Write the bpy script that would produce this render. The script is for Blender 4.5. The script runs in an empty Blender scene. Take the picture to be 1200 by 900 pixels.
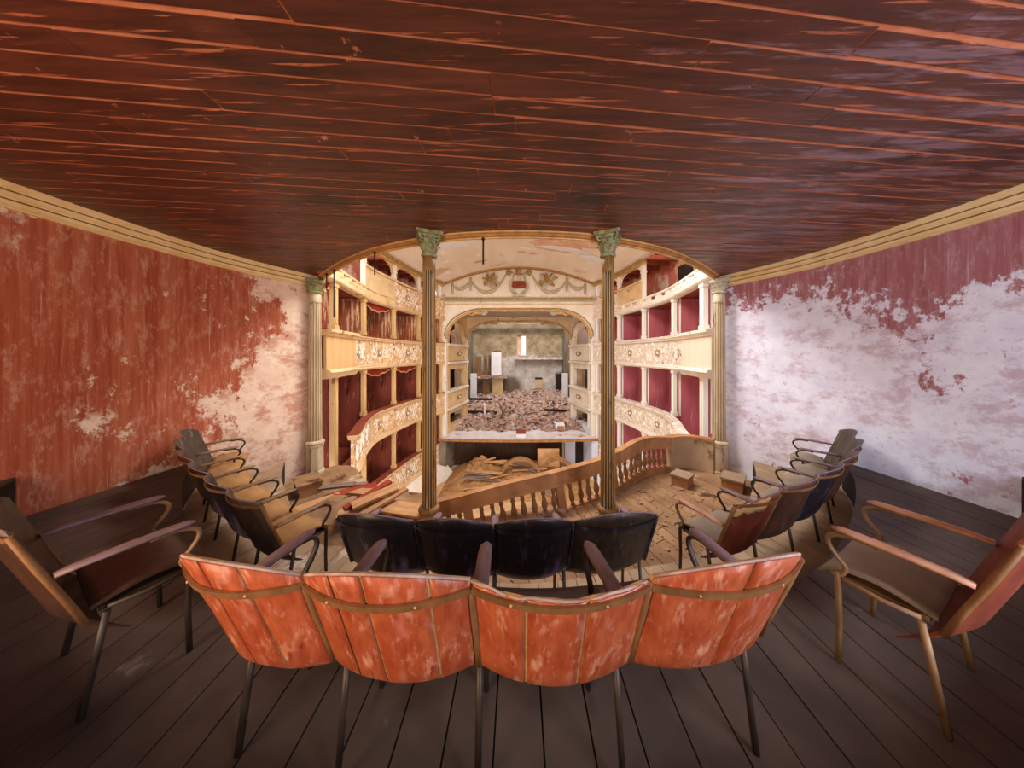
import bpy, math, random
from math import sin, cos, pi, sqrt, radians as R_
from mathutils import Vector, Matrix, noise

# ------------------------------------------------------------------ scene, camera, light
sc = bpy.context.scene
COL = sc.collection
E = 2.28                       # eye height above the front gallery floor (z = 0)
F_PX = 316.0                   # focal length in pixels of a 1200 px wide frame

cam_d = bpy.data.cameras.new('camera')
cam = bpy.data.objects.new('camera', cam_d)
COL.objects.link(cam)
cam.location = (0, 0, E)
cam.rotation_euler = (R_(90), 0, 0)
cam_d.sensor_fit = 'HORIZONTAL'
cam_d.sensor_width = 36.0
cam_d.lens = 36.0 * F_PX / 1200.0
cam_d.shift_x = -8.0 / 1200.0
cam_d.shift_y = -35.0 / 1200.0
cam_d.clip_start = 0.05
sc.camera = cam

w = bpy.data.worlds.new('sky')
sc.world = w
w.use_nodes = True
w.node_tree.nodes['Background'].inputs[0].default_value = (0.90, 0.95, 1.0, 1)
w.node_tree.nodes['Background'].inputs[1].default_value = 1.6

def area(name, loc, aim, size, power, col, sy=None):
    l = bpy.data.lights.new(name, 'AREA')
    l.energy = power
    l.color = col
    l.size = size
    if sy:
        l.shape = 'RECTANGLE'; l.size_y = sy
    o = bpy.data.objects.new(name, l)
    COL.objects.link(o)
    o.location = loc
    d = Vector(aim) - Vector(loc)
    o.rotation_euler = d.to_track_quat('-Z', 'Y').to_euler()
    return o
# added area light over the house, above the vault's unseen near end
area('added_house_light', (0.0, 6.0, E + 4.8), (0, 9.6, E - 1.5), 3.6, 720, (1.0, 0.98, 0.95), 2.6)
# added unseen light below the gallery, brightens the vault and tiers
area('added_low_light', (0.0, 3.6, E - 4.3), (0, 11.5, E + 0.2), 5.0, 240, (1.0, 0.94, 0.86), 1.6)
# added area light above the stage, which is built without a roof
area('added_stage_light', (0.5, 18.0, E + 6.0), (0, 20, E - 2), 6.0, 760, (1.0, 0.95, 0.9), 5.0)
# added cool light for an assumed, unseen window behind the gallery, right
area('assumed_window_light', (2.6, -1.02, E + 0.35), (2.4, 4.0, E - 0.2), 1.5, 155, (0.78, 0.83, 1.0), 1.6)
# added warm light behind the gallery, left, in an added, unseen gap
area('added_warm_light', (-2.3, -1.02, E + 0.1), (-1.6, 4.0, E - 0.6), 1.3, 105, (1.0, 0.72, 0.46), 1.8)

sc.view_settings.view_transform = 'Standard'
sc.view_settings.look = 'None'
sc.view_settings.gamma = 1.0
sc.view_settings.use_curve_mapping = False
sc.view_settings.exposure = 0.0
sc.cycles.max_bounces = 6
sc.cycles.diffuse_bounces = 4
sc.cycles.use_denoising = True

random.seed(7)
rnd = random.random
def ru(a, b): return a + (b - a) * random.random()

# ------------------------------------------------------------------ materials
def lin(c):
    out = []
    for v in c:
        v = v / 255.0
        out.append(v / 12.92 if v <= 0.04045 else ((v + 0.055) / 1.055) ** 2.4)
    return (*out, 1.0)

class NT:
    def __init__(s, name):
        s.m = bpy.data.materials.new(name)
        s.m.use_nodes = True
        s.t = s.m.node_tree
        s.n = s.t.nodes
        s.b = s.n['Principled BSDF']
        s.tc = s.n.new('ShaderNodeTexCoord')
    def link(s, a, b): s.t.links.new(a, b)
    def noise(s, scale, stretch=(1, 1, 1), detail=6, rough=0.6, off=(0, 0, 0)):
        mp = s.n.new('ShaderNodeMapping')
        mp.inputs['Scale'].default_value = stretch
        mp.inputs['Location'].default_value = off
        s.link(s.tc.outputs['Object'], mp.inputs['Vector'])
        nz = s.n.new('ShaderNodeTexNoise')
        nz.inputs['Scale'].default_value = scale
        nz.inputs['Detail'].default_value = detail
        nz.inputs['Roughness'].default_value = rough
        s.link(mp.outputs[0], nz.inputs['Vector'])
        return nz.outputs['Fac']
    def ramp(s, fac, stops):
        r = s.n.new('ShaderNodeValToRGB')
        e = r.color_ramp.elements
        e[0].position, e[0].color = stops[0]
        e[1].position, e[1].color = stops[-1]
        for p, c in stops[1:-1]:
            k = e.new(p); k.color = c
        s.link(fac, r.inputs[0])
        return r.outputs[0]
    def mask(s, fac, lo, hi):
        return s.ramp(fac, [(lo, (0, 0, 0, 1)), (hi, (1, 1, 1, 1))])
    def mix(s, fac, a, b, mode='MIX'):
        m = s.n.new('ShaderNodeMix')
        m.data_type = 'RGBA'; m.blend_type = mode
        if isinstance(fac, float): m.inputs[0].default_value = fac
        else: s.link(fac, m.inputs[0])
        for i, v in ((6, a), (7, b)):
            if isinstance(v, tuple): m.inputs[i].default_value = v
            else: s.link(v, m.inputs[i])
        return m.outputs[2]
    def math(s, op, a, b=0.0):
        m = s.n.new('ShaderNodeMath'); m.operation = op
        for i, v in ((0, a), (1, b)):
            if isinstance(v, (int, float)): m.inputs[i].default_value = v
            else: s.link(v, m.inputs[i])
        return m.outputs[0]
    def xyz(s):
        x = s.n.new('ShaderNodeSeparateXYZ')
        s.link(s.tc.outputs['Object'], x.inputs[0])
        return x.outputs
    def done(s, colr, rough=0.8, bump_from=None, bump=0.2, metallic=0.0, spec=0.3, rand=0.0, dist=0.02):
        if rand:
            oi = s.n.new('ShaderNodeObjectInfo')
            hv = s.n.new('ShaderNodeHueSaturation')
            s.link(s.math('ADD', s.math('MULTIPLY', oi.outputs['Random'], 2 * rand), 1 - rand), hv.inputs['Value'])
            s.link(colr, hv.inputs['Color'])
            colr = hv.outputs[0]
        s.link(colr, s.b.inputs['Base Color'])
        s.b.inputs['Roughness'].default_value = rough
        s.b.inputs['Metallic'].default_value = metallic
        s.b.inputs['Specular IOR Level'].default_value = spec
        if bump_from is not None and bump:
            bn = s.n.new('ShaderNodeBump')
            bn.inputs['Strength'].default_value = bump
            bn.inputs['Distance'].default_value = dist
            s.link(bump_from, bn.inputs['Height'])
            s.link(bn.outputs[0], s.b.inputs['Normal'])
        return s.m

def mat(name, c1, c2, scale=5, stretch=(1, 1, 1), rough=0.8, bump=0.25, spots=None, metallic=0.0, spec=0.3, rand=0.0):
    t = NT(name)
    nz = t.noise(scale, stretch)
    col = t.ramp(nz, [(0.3, lin(c1)), (0.7, lin(c2))])
    if spots:
        for k, (c, lo, ssc, sst, *soft) in enumerate(spots):
            wd_ = soft[0] if soft else 0.05
            mk = t.mask(t.noise(ssc, sst, 3 if soft else 8, 0.65, (3.1 * k + 1.7, 0.3, 2.2)), lo, lo + wd_)
            col = t.mix(mk, col, lin(c))
    return t.done(col, rough, nz, bump, metallic, spec, rand)

X1 = (1, 1, 1)
def clampf(t, v, lo, hi):
    return t.math('MINIMUM', t.math('MAXIMUM', v, lo), hi)
MT = {}
def ceiling_paint():
    t = NT('ceiling_plank_paint')
    nz = t.noise(3.0, (.6, 6, 6))
    col = t.ramp(nz, [(.3, lin((70, 33, 23))), (.7, lin((106, 54, 38)))])
    col = t.mix(t.mask(t.noise(1.0, (.8, 1.6, 1), 6, .6, (4, 0, 2)), .54, .68), col, lin((44, 22, 16)))
    col = t.mix(t.mask(t.noise(3.0, (.5, 10, 1), 8, .65, (1.7, .3, 2.2)), .60, .64), col, lin((186, 102, 68)))
    col = t.mix(t.mask(t.noise(2.6, (2.2, 2.2, 1), 8, .7, (8, 5, 1)), .665, .70), col, lin((196, 114, 80)))
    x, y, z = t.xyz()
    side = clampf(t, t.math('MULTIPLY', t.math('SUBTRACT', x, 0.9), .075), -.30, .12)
    painted_sheen = t.mask(t.math('ADD', t.noise(2.2, (.5, 4.5, 1), 9, .72, (3, 7, 4)), side), .60, .70)  # cool sheen of an assumed window put into the colour, stronger towards the right
    col = t.mix(t.math('MULTIPLY', painted_sheen, .6), col, lin((160, 124, 130)))
    return t.done(col, .42, nz, .25, 0, .45, .2)
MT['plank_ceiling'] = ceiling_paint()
MT['cornice_gilt'] = mat('pale_gilt_cornice', (224, 188, 126), (244, 216, 162), 5.0, (1, 1, 1), 0.5, 0.08, [((160, 112, 58), 0.66, 4.0, X1)], spec=0.4)
MT['ceiling_back'] = mat('ceiling_gap_wood', (186, 98, 64), (226, 146, 106), 6.0, (1, 4, 1), 0.9, 0.1)
MT['gilt'] = mat('gilded_moulding', (176, 128, 70), (222, 182, 112), 7.0, (1, 1, 1), 0.5, 0.1, [((120, 78, 38), 0.68, 9.0, X1)], spec=0.4)
MT['gilt_dark'] = mat('brown_gilt_moulding', (140, 88, 40), (190, 128, 62), 7.0, (1, 1, 1), 0.55, 0.1, spec=0.4)
MT['iron'] = mat('dark_iron', (28, 22, 22), (52, 42, 38), 9.0, X1, 0.6, 0.1, metallic=0.3)
MT['col_brown'] = mat('column_brown_paint', (120, 84, 44), (160, 118, 66), 3.0, (3, 3, 0.6), 0.5, 0.15,
    [((74, 56, 34), 0.6, 5.0, (2, 2, .5))], spec=0.4)
MT['col_white'] = mat('column_flaked_paint', (176, 150, 112), (214, 196, 164), 3.0, (3, 3, .6), 0.6, 0.2,
    [((110, 84, 52), 0.6, 5.0, (2, 2, .6)), ((225, 222, 222), 0.64, 4.0, (2, 2, .4))], spec=0.3)
MT['verdigris'] = mat('capital_green_paint', (116, 118, 78), (164, 164, 118), 14.0, X1, 0.7, 0.5,
    [((138, 104, 58), 0.53, 12.0, X1), ((206, 206, 186), 0.63, 16.0, X1)])
MT['cap_cream'] = mat('capital_cream_paint', (168, 156, 128), (214, 206, 184), 14.0, X1, 0.7, 0.5,
    [((118, 122, 84), 0.58, 12.0, X1)])
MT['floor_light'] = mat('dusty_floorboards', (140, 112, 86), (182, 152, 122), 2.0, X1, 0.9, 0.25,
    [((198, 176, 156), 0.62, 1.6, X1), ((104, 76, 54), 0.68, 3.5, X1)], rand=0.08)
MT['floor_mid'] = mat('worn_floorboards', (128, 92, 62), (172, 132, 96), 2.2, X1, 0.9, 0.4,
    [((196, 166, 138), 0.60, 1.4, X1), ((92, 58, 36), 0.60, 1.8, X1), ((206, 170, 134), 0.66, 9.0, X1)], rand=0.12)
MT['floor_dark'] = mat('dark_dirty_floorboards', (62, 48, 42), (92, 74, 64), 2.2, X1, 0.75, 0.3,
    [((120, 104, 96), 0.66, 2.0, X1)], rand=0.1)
MT['wood_red'] = mat('red_varnished_plywood', (158, 64, 34), (198, 102, 62), 4.0, (7, 7, .6), 0.42, 0.12,
    [((222, 156, 122), 0.54, 2.6, (14, 14, .45), .22), ((130, 42, 20), 0.64, 2.5, (5, 5, .6)), ((206, 138, 128), 0.60, 2.0, (5, 5, .8), .2)], spec=0.45, rand=0.08)
MT['wood_pale'] = mat('pale_bare_wood', (190, 140, 84), (226, 184, 128), 5.0, (1, 1, 4), 0.8, 0.2)
MT['wood_batten'] = mat('brown_batten_wood', (110, 72, 40), (152, 106, 62), 5.0, (3, 3, 1), 0.6, 0.2, spec=0.35)
MT['wood_black'] = mat('blackened_plywood', (20, 15, 18), (40, 30, 36), 3.5, (4, 4, .6), 0.42, 0.15,
    [((120, 102, 136), 0.50, 1.6, (4, 4, .7), .24), ((70, 52, 36), 0.66, 4.0, (4, 4, .5))], spec=0.5)  # violet sheen put into the colour as soft pale patches
MT['wood_stripe'] = mat('dark_striped_plywood', (30, 21, 15), (62, 45, 32), 4.5, (9, 9, .3), 0.5, 0.15,
    [((104, 82, 74), 0.62, 3.0, (8, 8, .4))], spec=0.45)
MT['wood_umber'] = mat('umber_plywood', (52, 30, 20), (88, 52, 34), 3.5, (4, 4, .6), 0.5, 0.15,
    [((120, 86, 66), 0.64, 3.0, (4, 4, .6))], spec=0.45)
MT['wood_worn'] = mat('worn_red_plywood', (96, 42, 28), (150, 72, 46), 3.5, (2, 2, 1), 0.55, 0.2,
    [((186, 120, 84), 0.6, 3.0, (3, 3, 1)), ((52, 26, 20), 0.6, 3.0, X1)], spec=0.4)
MT['wood_grey'] = mat('greyed_plywood', (56, 46, 38), (96, 80, 64), 3.5, (5, 5, .5), 0.55, 0.2,
    [((140, 122, 128), 0.62, 3.5, (6, 6, .4))], spec=0.4)
MT['seat_tan'] = mat('tan_seat_plywood', (150, 104, 58), (192, 142, 88), 3.0, (1, 3, 1), 0.6, 0.15,
    [((120, 82, 50), 0.64, 3.0, X1)], spec=0.35)
MT['seat_dust'] = mat('dusty_seat_plywood', (120, 106, 92), (164, 146, 126), 3.0, X1, 0.8, 0.15)
MT['arm_violet'] = mat('armrest_dusty_wood', (110, 84, 86), (148, 120, 122), 8.0, (4, 1, 1), 0.5, 0.12, spec=0.4)
MT['arm_tan'] = mat('armrest_worn_wood', (166, 112, 82), (208, 158, 128), 8.0, (4, 1, 1), 0.6, 0.12, spec=0.35)
MT['pale_edge'] = mat('worn_pale_edge', (150, 118, 104), (206, 184, 172), 12.0, X1, 0.7, 0.2)
MT['end_panel'] = mat('weathered_end_panel', (164, 134, 102), (200, 172, 138), 1.5, (1, 1, .6), 0.85, 0.2, [((136, 96, 62), 0.62, 2.0, X1)])
MT['bentwood'] = mat('bent_arm_bracket', (120, 88, 58), (166, 128, 90), 8.0, X1, 0.5, 0.1, spec=0.4)
MT['leg_dark'] = mat('dark_seat_leg', (44, 34, 28), (74, 58, 46), 8.0, X1, 0.5, 0.1, spec=0.4)
MT['rail_wood'] = mat('balustrade_wood', (146, 96, 58), (190, 138, 92), 3.5, X1, 0.75, 0.25,
    [((104, 66, 40), 0.64, 4.0, X1), ((210, 168, 128), 0.68, 5.0, X1)])
MT['baluster'] = mat('baluster_wood', (122, 82, 52), (168, 122, 82), 5.0, X1, 0.75, 0.25, [((86, 58, 40), 0.62, 8.0, X1)])
MT['cream'] = mat('cream_paint', (208, 170, 120), (230, 200, 156), 2.5, X1, 0.8, 0.2,
    [((166, 118, 72), 0.61, 3.0, X1), ((246, 236, 222), 0.66, 4.0, X1)])
MT['cream_white'] = mat('off_white_paint', (226, 212, 192), (244, 234, 220), 2.5, X1, 0.8, 0.2,
    [((196, 168, 134), 0.63, 3.0, X1)])
MT['carved_cream'] = mat('carved_panel_paint', (200, 152, 102), (230, 194, 148), 9.0, X1, 0.85, 0.8,
    [((252, 244, 232), 0.55, 9.0, X1), ((140, 80, 44), 0.58, 7.0, X1)])
MT['carved_white'] = mat('carved_panel_white', (208, 186, 166), (230, 212, 194), 9.0, X1, 0.85, 0.6,
    [((252, 248, 244), 0.54, 9.0, X1), ((156, 118, 94), 0.61, 7.0, X1)])
MT['post_cream'] = mat('box_post_paint', (200, 156, 98), (226, 188, 132), 2.0, (3, 3, .7), 0.75, 0.15,
    [((150, 102, 58), 0.60, 3.0, (2, 2, .6))])
MT['post_white'] = mat('box_post_white', (236, 226, 210), (248, 242, 232), 2.0, (3, 3, .7), 0.75, 0.15,
    [((196, 176, 150), 0.68, 4.0, (2, 2, .6))])
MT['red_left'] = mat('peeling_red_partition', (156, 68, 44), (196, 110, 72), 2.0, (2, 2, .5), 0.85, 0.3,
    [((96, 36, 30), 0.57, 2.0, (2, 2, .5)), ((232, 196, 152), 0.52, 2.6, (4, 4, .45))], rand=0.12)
MT['salmon_wall'] = mat('peeling_salmon_wall', (196, 104, 82), (218, 136, 112), 1.6, (1, 1, .7), 0.9, 0.2,
    [((240, 222, 200), 0.54, 1.2, (1, 1, .7)), ((226, 184, 160), 0.56, 3.0, (2, 2, .5))])
MT['tan_panel'] = mat('tan_console_panel', (206, 158, 104), (224, 182, 130), 2.0, (4, 4, .4), 0.75, 0.1)
MT['beige_panel'] = mat('beige_console_panel', (226, 206, 182), (238, 222, 200), 2.0, (4, 4, .4), 0.75, 0.1)
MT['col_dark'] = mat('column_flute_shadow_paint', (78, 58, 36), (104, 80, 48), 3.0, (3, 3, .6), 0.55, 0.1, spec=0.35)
MT['col_fillet'] = mat('column_fillet_gilt_paint', (158, 118, 66), (190, 150, 92), 3.0, (3, 3, .6), 0.45, 0.1, [((206, 200, 192), 0.62, 3.0, (2, 2, .4)), ((110, 82, 46), 0.6, 5.0, (2, 2, .5))], spec=0.4)
MT['col_pale_dark'] = mat('pale_column_flute_shadow', (150, 122, 86), (184, 158, 120), 3.0, (3, 3, .6), 0.6, 0.15)
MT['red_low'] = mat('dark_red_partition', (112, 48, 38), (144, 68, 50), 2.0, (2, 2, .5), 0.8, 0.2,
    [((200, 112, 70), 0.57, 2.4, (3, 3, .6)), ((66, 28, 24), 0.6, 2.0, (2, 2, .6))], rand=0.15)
MT['red_right'] = mat('crimson_partition', (184, 88, 100), (206, 116, 124), 1.6, (2, 2, .5), 0.8, 0.15,
    [((240, 220, 216), 0.62, 4.0, (4, 4, .35))], rand=0.08)
MT['valance'] = mat('red_valance_cloth', (128, 30, 26), (160, 48, 36), 6.0, X1, 0.9, 0.2)
MT['vault'] = mat('vault_plaster', (230, 210, 188), (244, 230, 214), 0.9, (1.6, .6, 1), 0.9, 0.15,
    [((214, 182, 150), 0.60, 0.7, (.6, 1.6, 1)), ((250, 244, 236), 0.6, 1.3, X1), ((198, 156, 120), 0.69, 1.2, (1, 2, 1))])
MT['lath'] = mat('exposed_brick_and_lath', (206, 156, 124), (230, 190, 162), 3.0, (1, 4, 1), 0.9, 0.3,
    [((236, 220, 206), 0.57, 3.0, X1)])
MT['beam_red'] = mat('red_brown_beam', (118, 50, 32), (160, 80, 54), 3.0, X1, 0.85, 0.2)
MT['stage_wood'] = mat('stage_front_boards', (52, 34, 22), (84, 58, 38), 2.0, (6, 1, .4), 0.7, 0.2, [((122, 90, 60), 0.68, 2.0, (4, 1, .5))])
MT['dust_white'] = mat('white_dust', (206, 196, 200), (232, 224, 226), 3.0, X1, 0.95, 0.2, [((190, 148, 112), 0.62, 1.2, X1)])
MT['rubble'] = mat('brick_rubble', (128, 98, 84), (180, 148, 134), 6.0, X1, 0.95, 0.6,
    [((204, 186, 178), 0.57, 5.0, X1), ((74, 52, 42), 0.56, 2.2, X1), ((172, 112, 82), 0.60, 1.3, X1)], rand=0.1)
MT['rubble_pale'] = mat('plaster_rubble', (190, 172, 166), (222, 208, 202), 6.0, X1, 0.95, 0.4, [((150, 110, 90), 0.6, 5.0, X1)])
def stone_back():
    t = NT('bare_stone_wall')
    x, y, z = t.xyz()
    n1 = t.noise(1.4, X1, 9, .7); n2 = t.noise(4.0, X1, 9, .75, (3, 1, 6))
    up = t.ramp(n1, [(.3, lin((112, 92, 66))), (.5, lin((158, 138, 108))), (.7, lin((186, 172, 148)))])
    lo = t.ramp(n1, [(.3, lin((150, 136, 122))), (.5, lin((190, 180, 170))), (.7, lin((220, 214, 208)))])
    edge = t.math('ADD', t.math('MULTIPLY', t.math('SUBTRACT', E - .2, z), .8), t.math('MULTIPLY', t.math('SUBTRACT', n2, .5), 2.2))
    col = t.mix(t.mask(t.math('ADD', edge, .5), .4, .6), up, lo)
    r2 = t.math('ADD', t.math('POWER', t.math('MULTIPLY', t.math('ADD', x, .65), .75), 2.0), t.math('POWER', t.math('MULTIPLY', t.math('SUBTRACT', z, E - 2.9), .7), 2.0))
    soot = t.mask(t.math('SUBTRACT', t.math('ADD', t.math('SUBTRACT', 1.0, r2), t.math('MULTIPLY', n1, 1.2)), .6), .35, .75)
    col = t.mix(t.math('MULTIPLY', soot, .85), col, lin((92, 72, 46)))
    col = t.mix(t.mask(n2, .60, .68), col, lin((98, 82, 62)))
    return t.done(col, .95, n2, .6, spec=.2, dist=.05)
MT['stone'] = stone_back()
MT['stone_dark'] = mat('dark_stone_wall', (104, 90, 74), (146, 130, 112), 1.0, X1, 0.95, 0.5, [((70, 58, 46), 0.6, 1.6, X1)])
MT['door_brown'] = mat('old_brown_door', (116, 84, 56), (152, 116, 80), 2.0, (2, 2, .6), 0.8, 0.15, rand=0.15)
MT['door_beige'] = mat('beige_door', (196, 164, 116), (216, 188, 146), 2.0, X1, 0.8, 0.1)
MT['white_plaster'] = mat('white_plaster', (222, 218, 220), (240, 236, 236), 2.0, X1, 0.9, 0.2, [((196, 176, 160), 0.66, 2.0, X1)])
MT['blue_white'] = mat('bluish_white_paint', (204, 204, 222), (226, 226, 238), 2.0, X1, 0.85, 0.1)
MT['dark_hollow'] = mat('dark_interior', (38, 26, 20), (58, 42, 34), 2.0, X1, 0.9, 0.1)
MT['pit_sand'] = mat('dusty_ground', (186, 144, 98), (216, 178, 132), 1.4, X1, 0.95, 0.4, [((150, 108, 70), 0.62, 2.0, X1)])
MT['pit_earth'] = mat('brown_pit_debris', (138, 96, 58), (182, 136, 90), 2.5, X1, 0.95, 0.5, [((104, 68, 40), 0.58, 3.0, X1)])
MT['old_board'] = mat('bare_old_board', (168, 116, 72), (208, 160, 112), 3.0, (1, 5, 1), 0.9, 0.2, rand=0.18)
MT['grey_board'] = mat('grey_weathered_board', (104, 88, 78), (146, 126, 112), 3.0, (1, 5, 1), 0.9, 0.2, rand=0.15)
MT['red_board'] = mat('red_painted_board', (136, 44, 30), (170, 66, 44), 3.0, X1, 0.8, 0.2, [((190, 130, 90), 0.64, 5.0, X1)])
MT['gold_relief'] = mat('gilt_relief', (140, 104, 58), (190, 152, 96), 10.0, X1, 0.6, 0.3, [((224, 208, 176), 0.6, 9.0, X1)])
MT['grey_gilt'] = mat('dulled_gilt_garland', (168, 152, 120), (206, 192, 160), 12.0, X1, 0.7, 0.4)
MT['soffit'] = mat('grey_soffit_plaster', (150, 132, 120), (184, 166, 152), 1.4, (1, 3, 1), 0.9, 0.2)
MT['drape'] = mat('pale_torn_drape', (206, 160, 132), (236, 206, 186), 5.0, X1, 0.9, 0.3)
MT['drape_pink'] = mat('pink_marked_plaster', (226, 206, 214), (240, 228, 234), 4.0, X1, 0.9, 0.3, [((196, 84, 96), 0.58, 5.0, X1)])

def peel_wall(name, red1, red2, pale1, pale2, bias, mot=.75, wear=.6):
    t = NT(name)
    x, y, z = t.xyz()
    a = t.noise(1.1, (1, 1, .8), 9, 0.68)
    b = t.noise(7.0, (1, 1, .8), 9, 0.75, (5, 5, 5))
    streak = t.noise(3.0, (6, 6, .25), 5, 0.6, (2, 1, 0))
    f = t.math('ADD', a, t.math('MULTIPLY', t.math('SUBTRACT', b, 0.5), 0.62))
    f = t.math('ADD', f, bias(t, x, y, z))
    mk = t.mask(f, 0.49, 0.53)
    red = t.mix(t.mask(streak, 0.35, 0.75), lin(red1), lin(red2))
    red = t.mix(t.mask(t.noise(4.0, (8, 8, .35), 6, .65, (7, 0, 3)), 0.60, 0.72), red, lin([(p + q) / 2 for p, q in zip(red2, pale1)]))
    dab = t.math('MULTIPLY', t.mask(t.noise(5.0, (2.5, 2.5, .9), 10, .78, (6, 2, 1)), 0.51, 0.64), wear)
    red = t.mix(dab, red, lin([p * .45 + q * .55 for p, q in zip(red2, pale1)]))
    pale = t.mix(t.mask(t.noise(3.5, X1, 8, .7, (9, 3, 3)), 0.40, 0.66), lin(pale1), lin(pale2))
    pale = t.mix(t.mask(t.noise(14.0, X1, 6, .7, (1, 8, 3)), 0.60, 0.68), pale, lin([p * .6 + q * .4 for p, q in zip(pale2, red2)]))
    mott = t.math('MULTIPLY', t.mask(t.noise(2.6, (1, 1, 1.5), 10, .78, (4, 4, 9)), 0.50, 0.60), mot)
    pale = t.mix(mott, pale, lin([p * .45 + q * .55 for p, q in zip(pale2, red1)]))
    col = t.mix(mk, red, pale)
    h = t.math('ADD', t.math('MULTIPLY', mk, -0.5), t.math('MULTIPLY', b, 0.6))
    return t.done(col, 0.85, h, 0.35, spec=0.25, dist=0.015)

# left: red by the frame edge, flaked to pale plaster towards the column and low down
MT['wall_left'] = peel_wall('peeling_wall_left', (158, 72, 46), (194, 114, 84), (238, 214, 192), (222, 186, 162),
    lambda t, x, y, z: clampf(t, t.math('ADD', t.math('MULTIPLY', t.math('SUBTRACT', y, 4.15), 0.20),
                                       t.math('MULTIPLY', t.math('SUBTRACT', 2.1, z), 0.055)), -0.16, 0.15))
# right: pink-red band under the cornice, bare white plaster below
MT['wall_right'] = peel_wall('peeling_wall_right', (158, 92, 96), (186, 128, 132), (242, 240, 250), (224, 220, 236),
    lambda t, x, y, z: clampf(t, t.math('ADD', t.math('SUBTRACT', t.math('MULTIPLY', t.math('SUBTRACT', 3.12, z), 0.30), t.math('MAXIMUM', t.math('MULTIPLY', t.math('SUBTRACT', 1.45, z), 0.42), 0.0)), t.math('MULTIPLY', t.math('SUBTRACT', y, 3.9), 0.10)), -0.22, 0.15), .6, .4)

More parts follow.
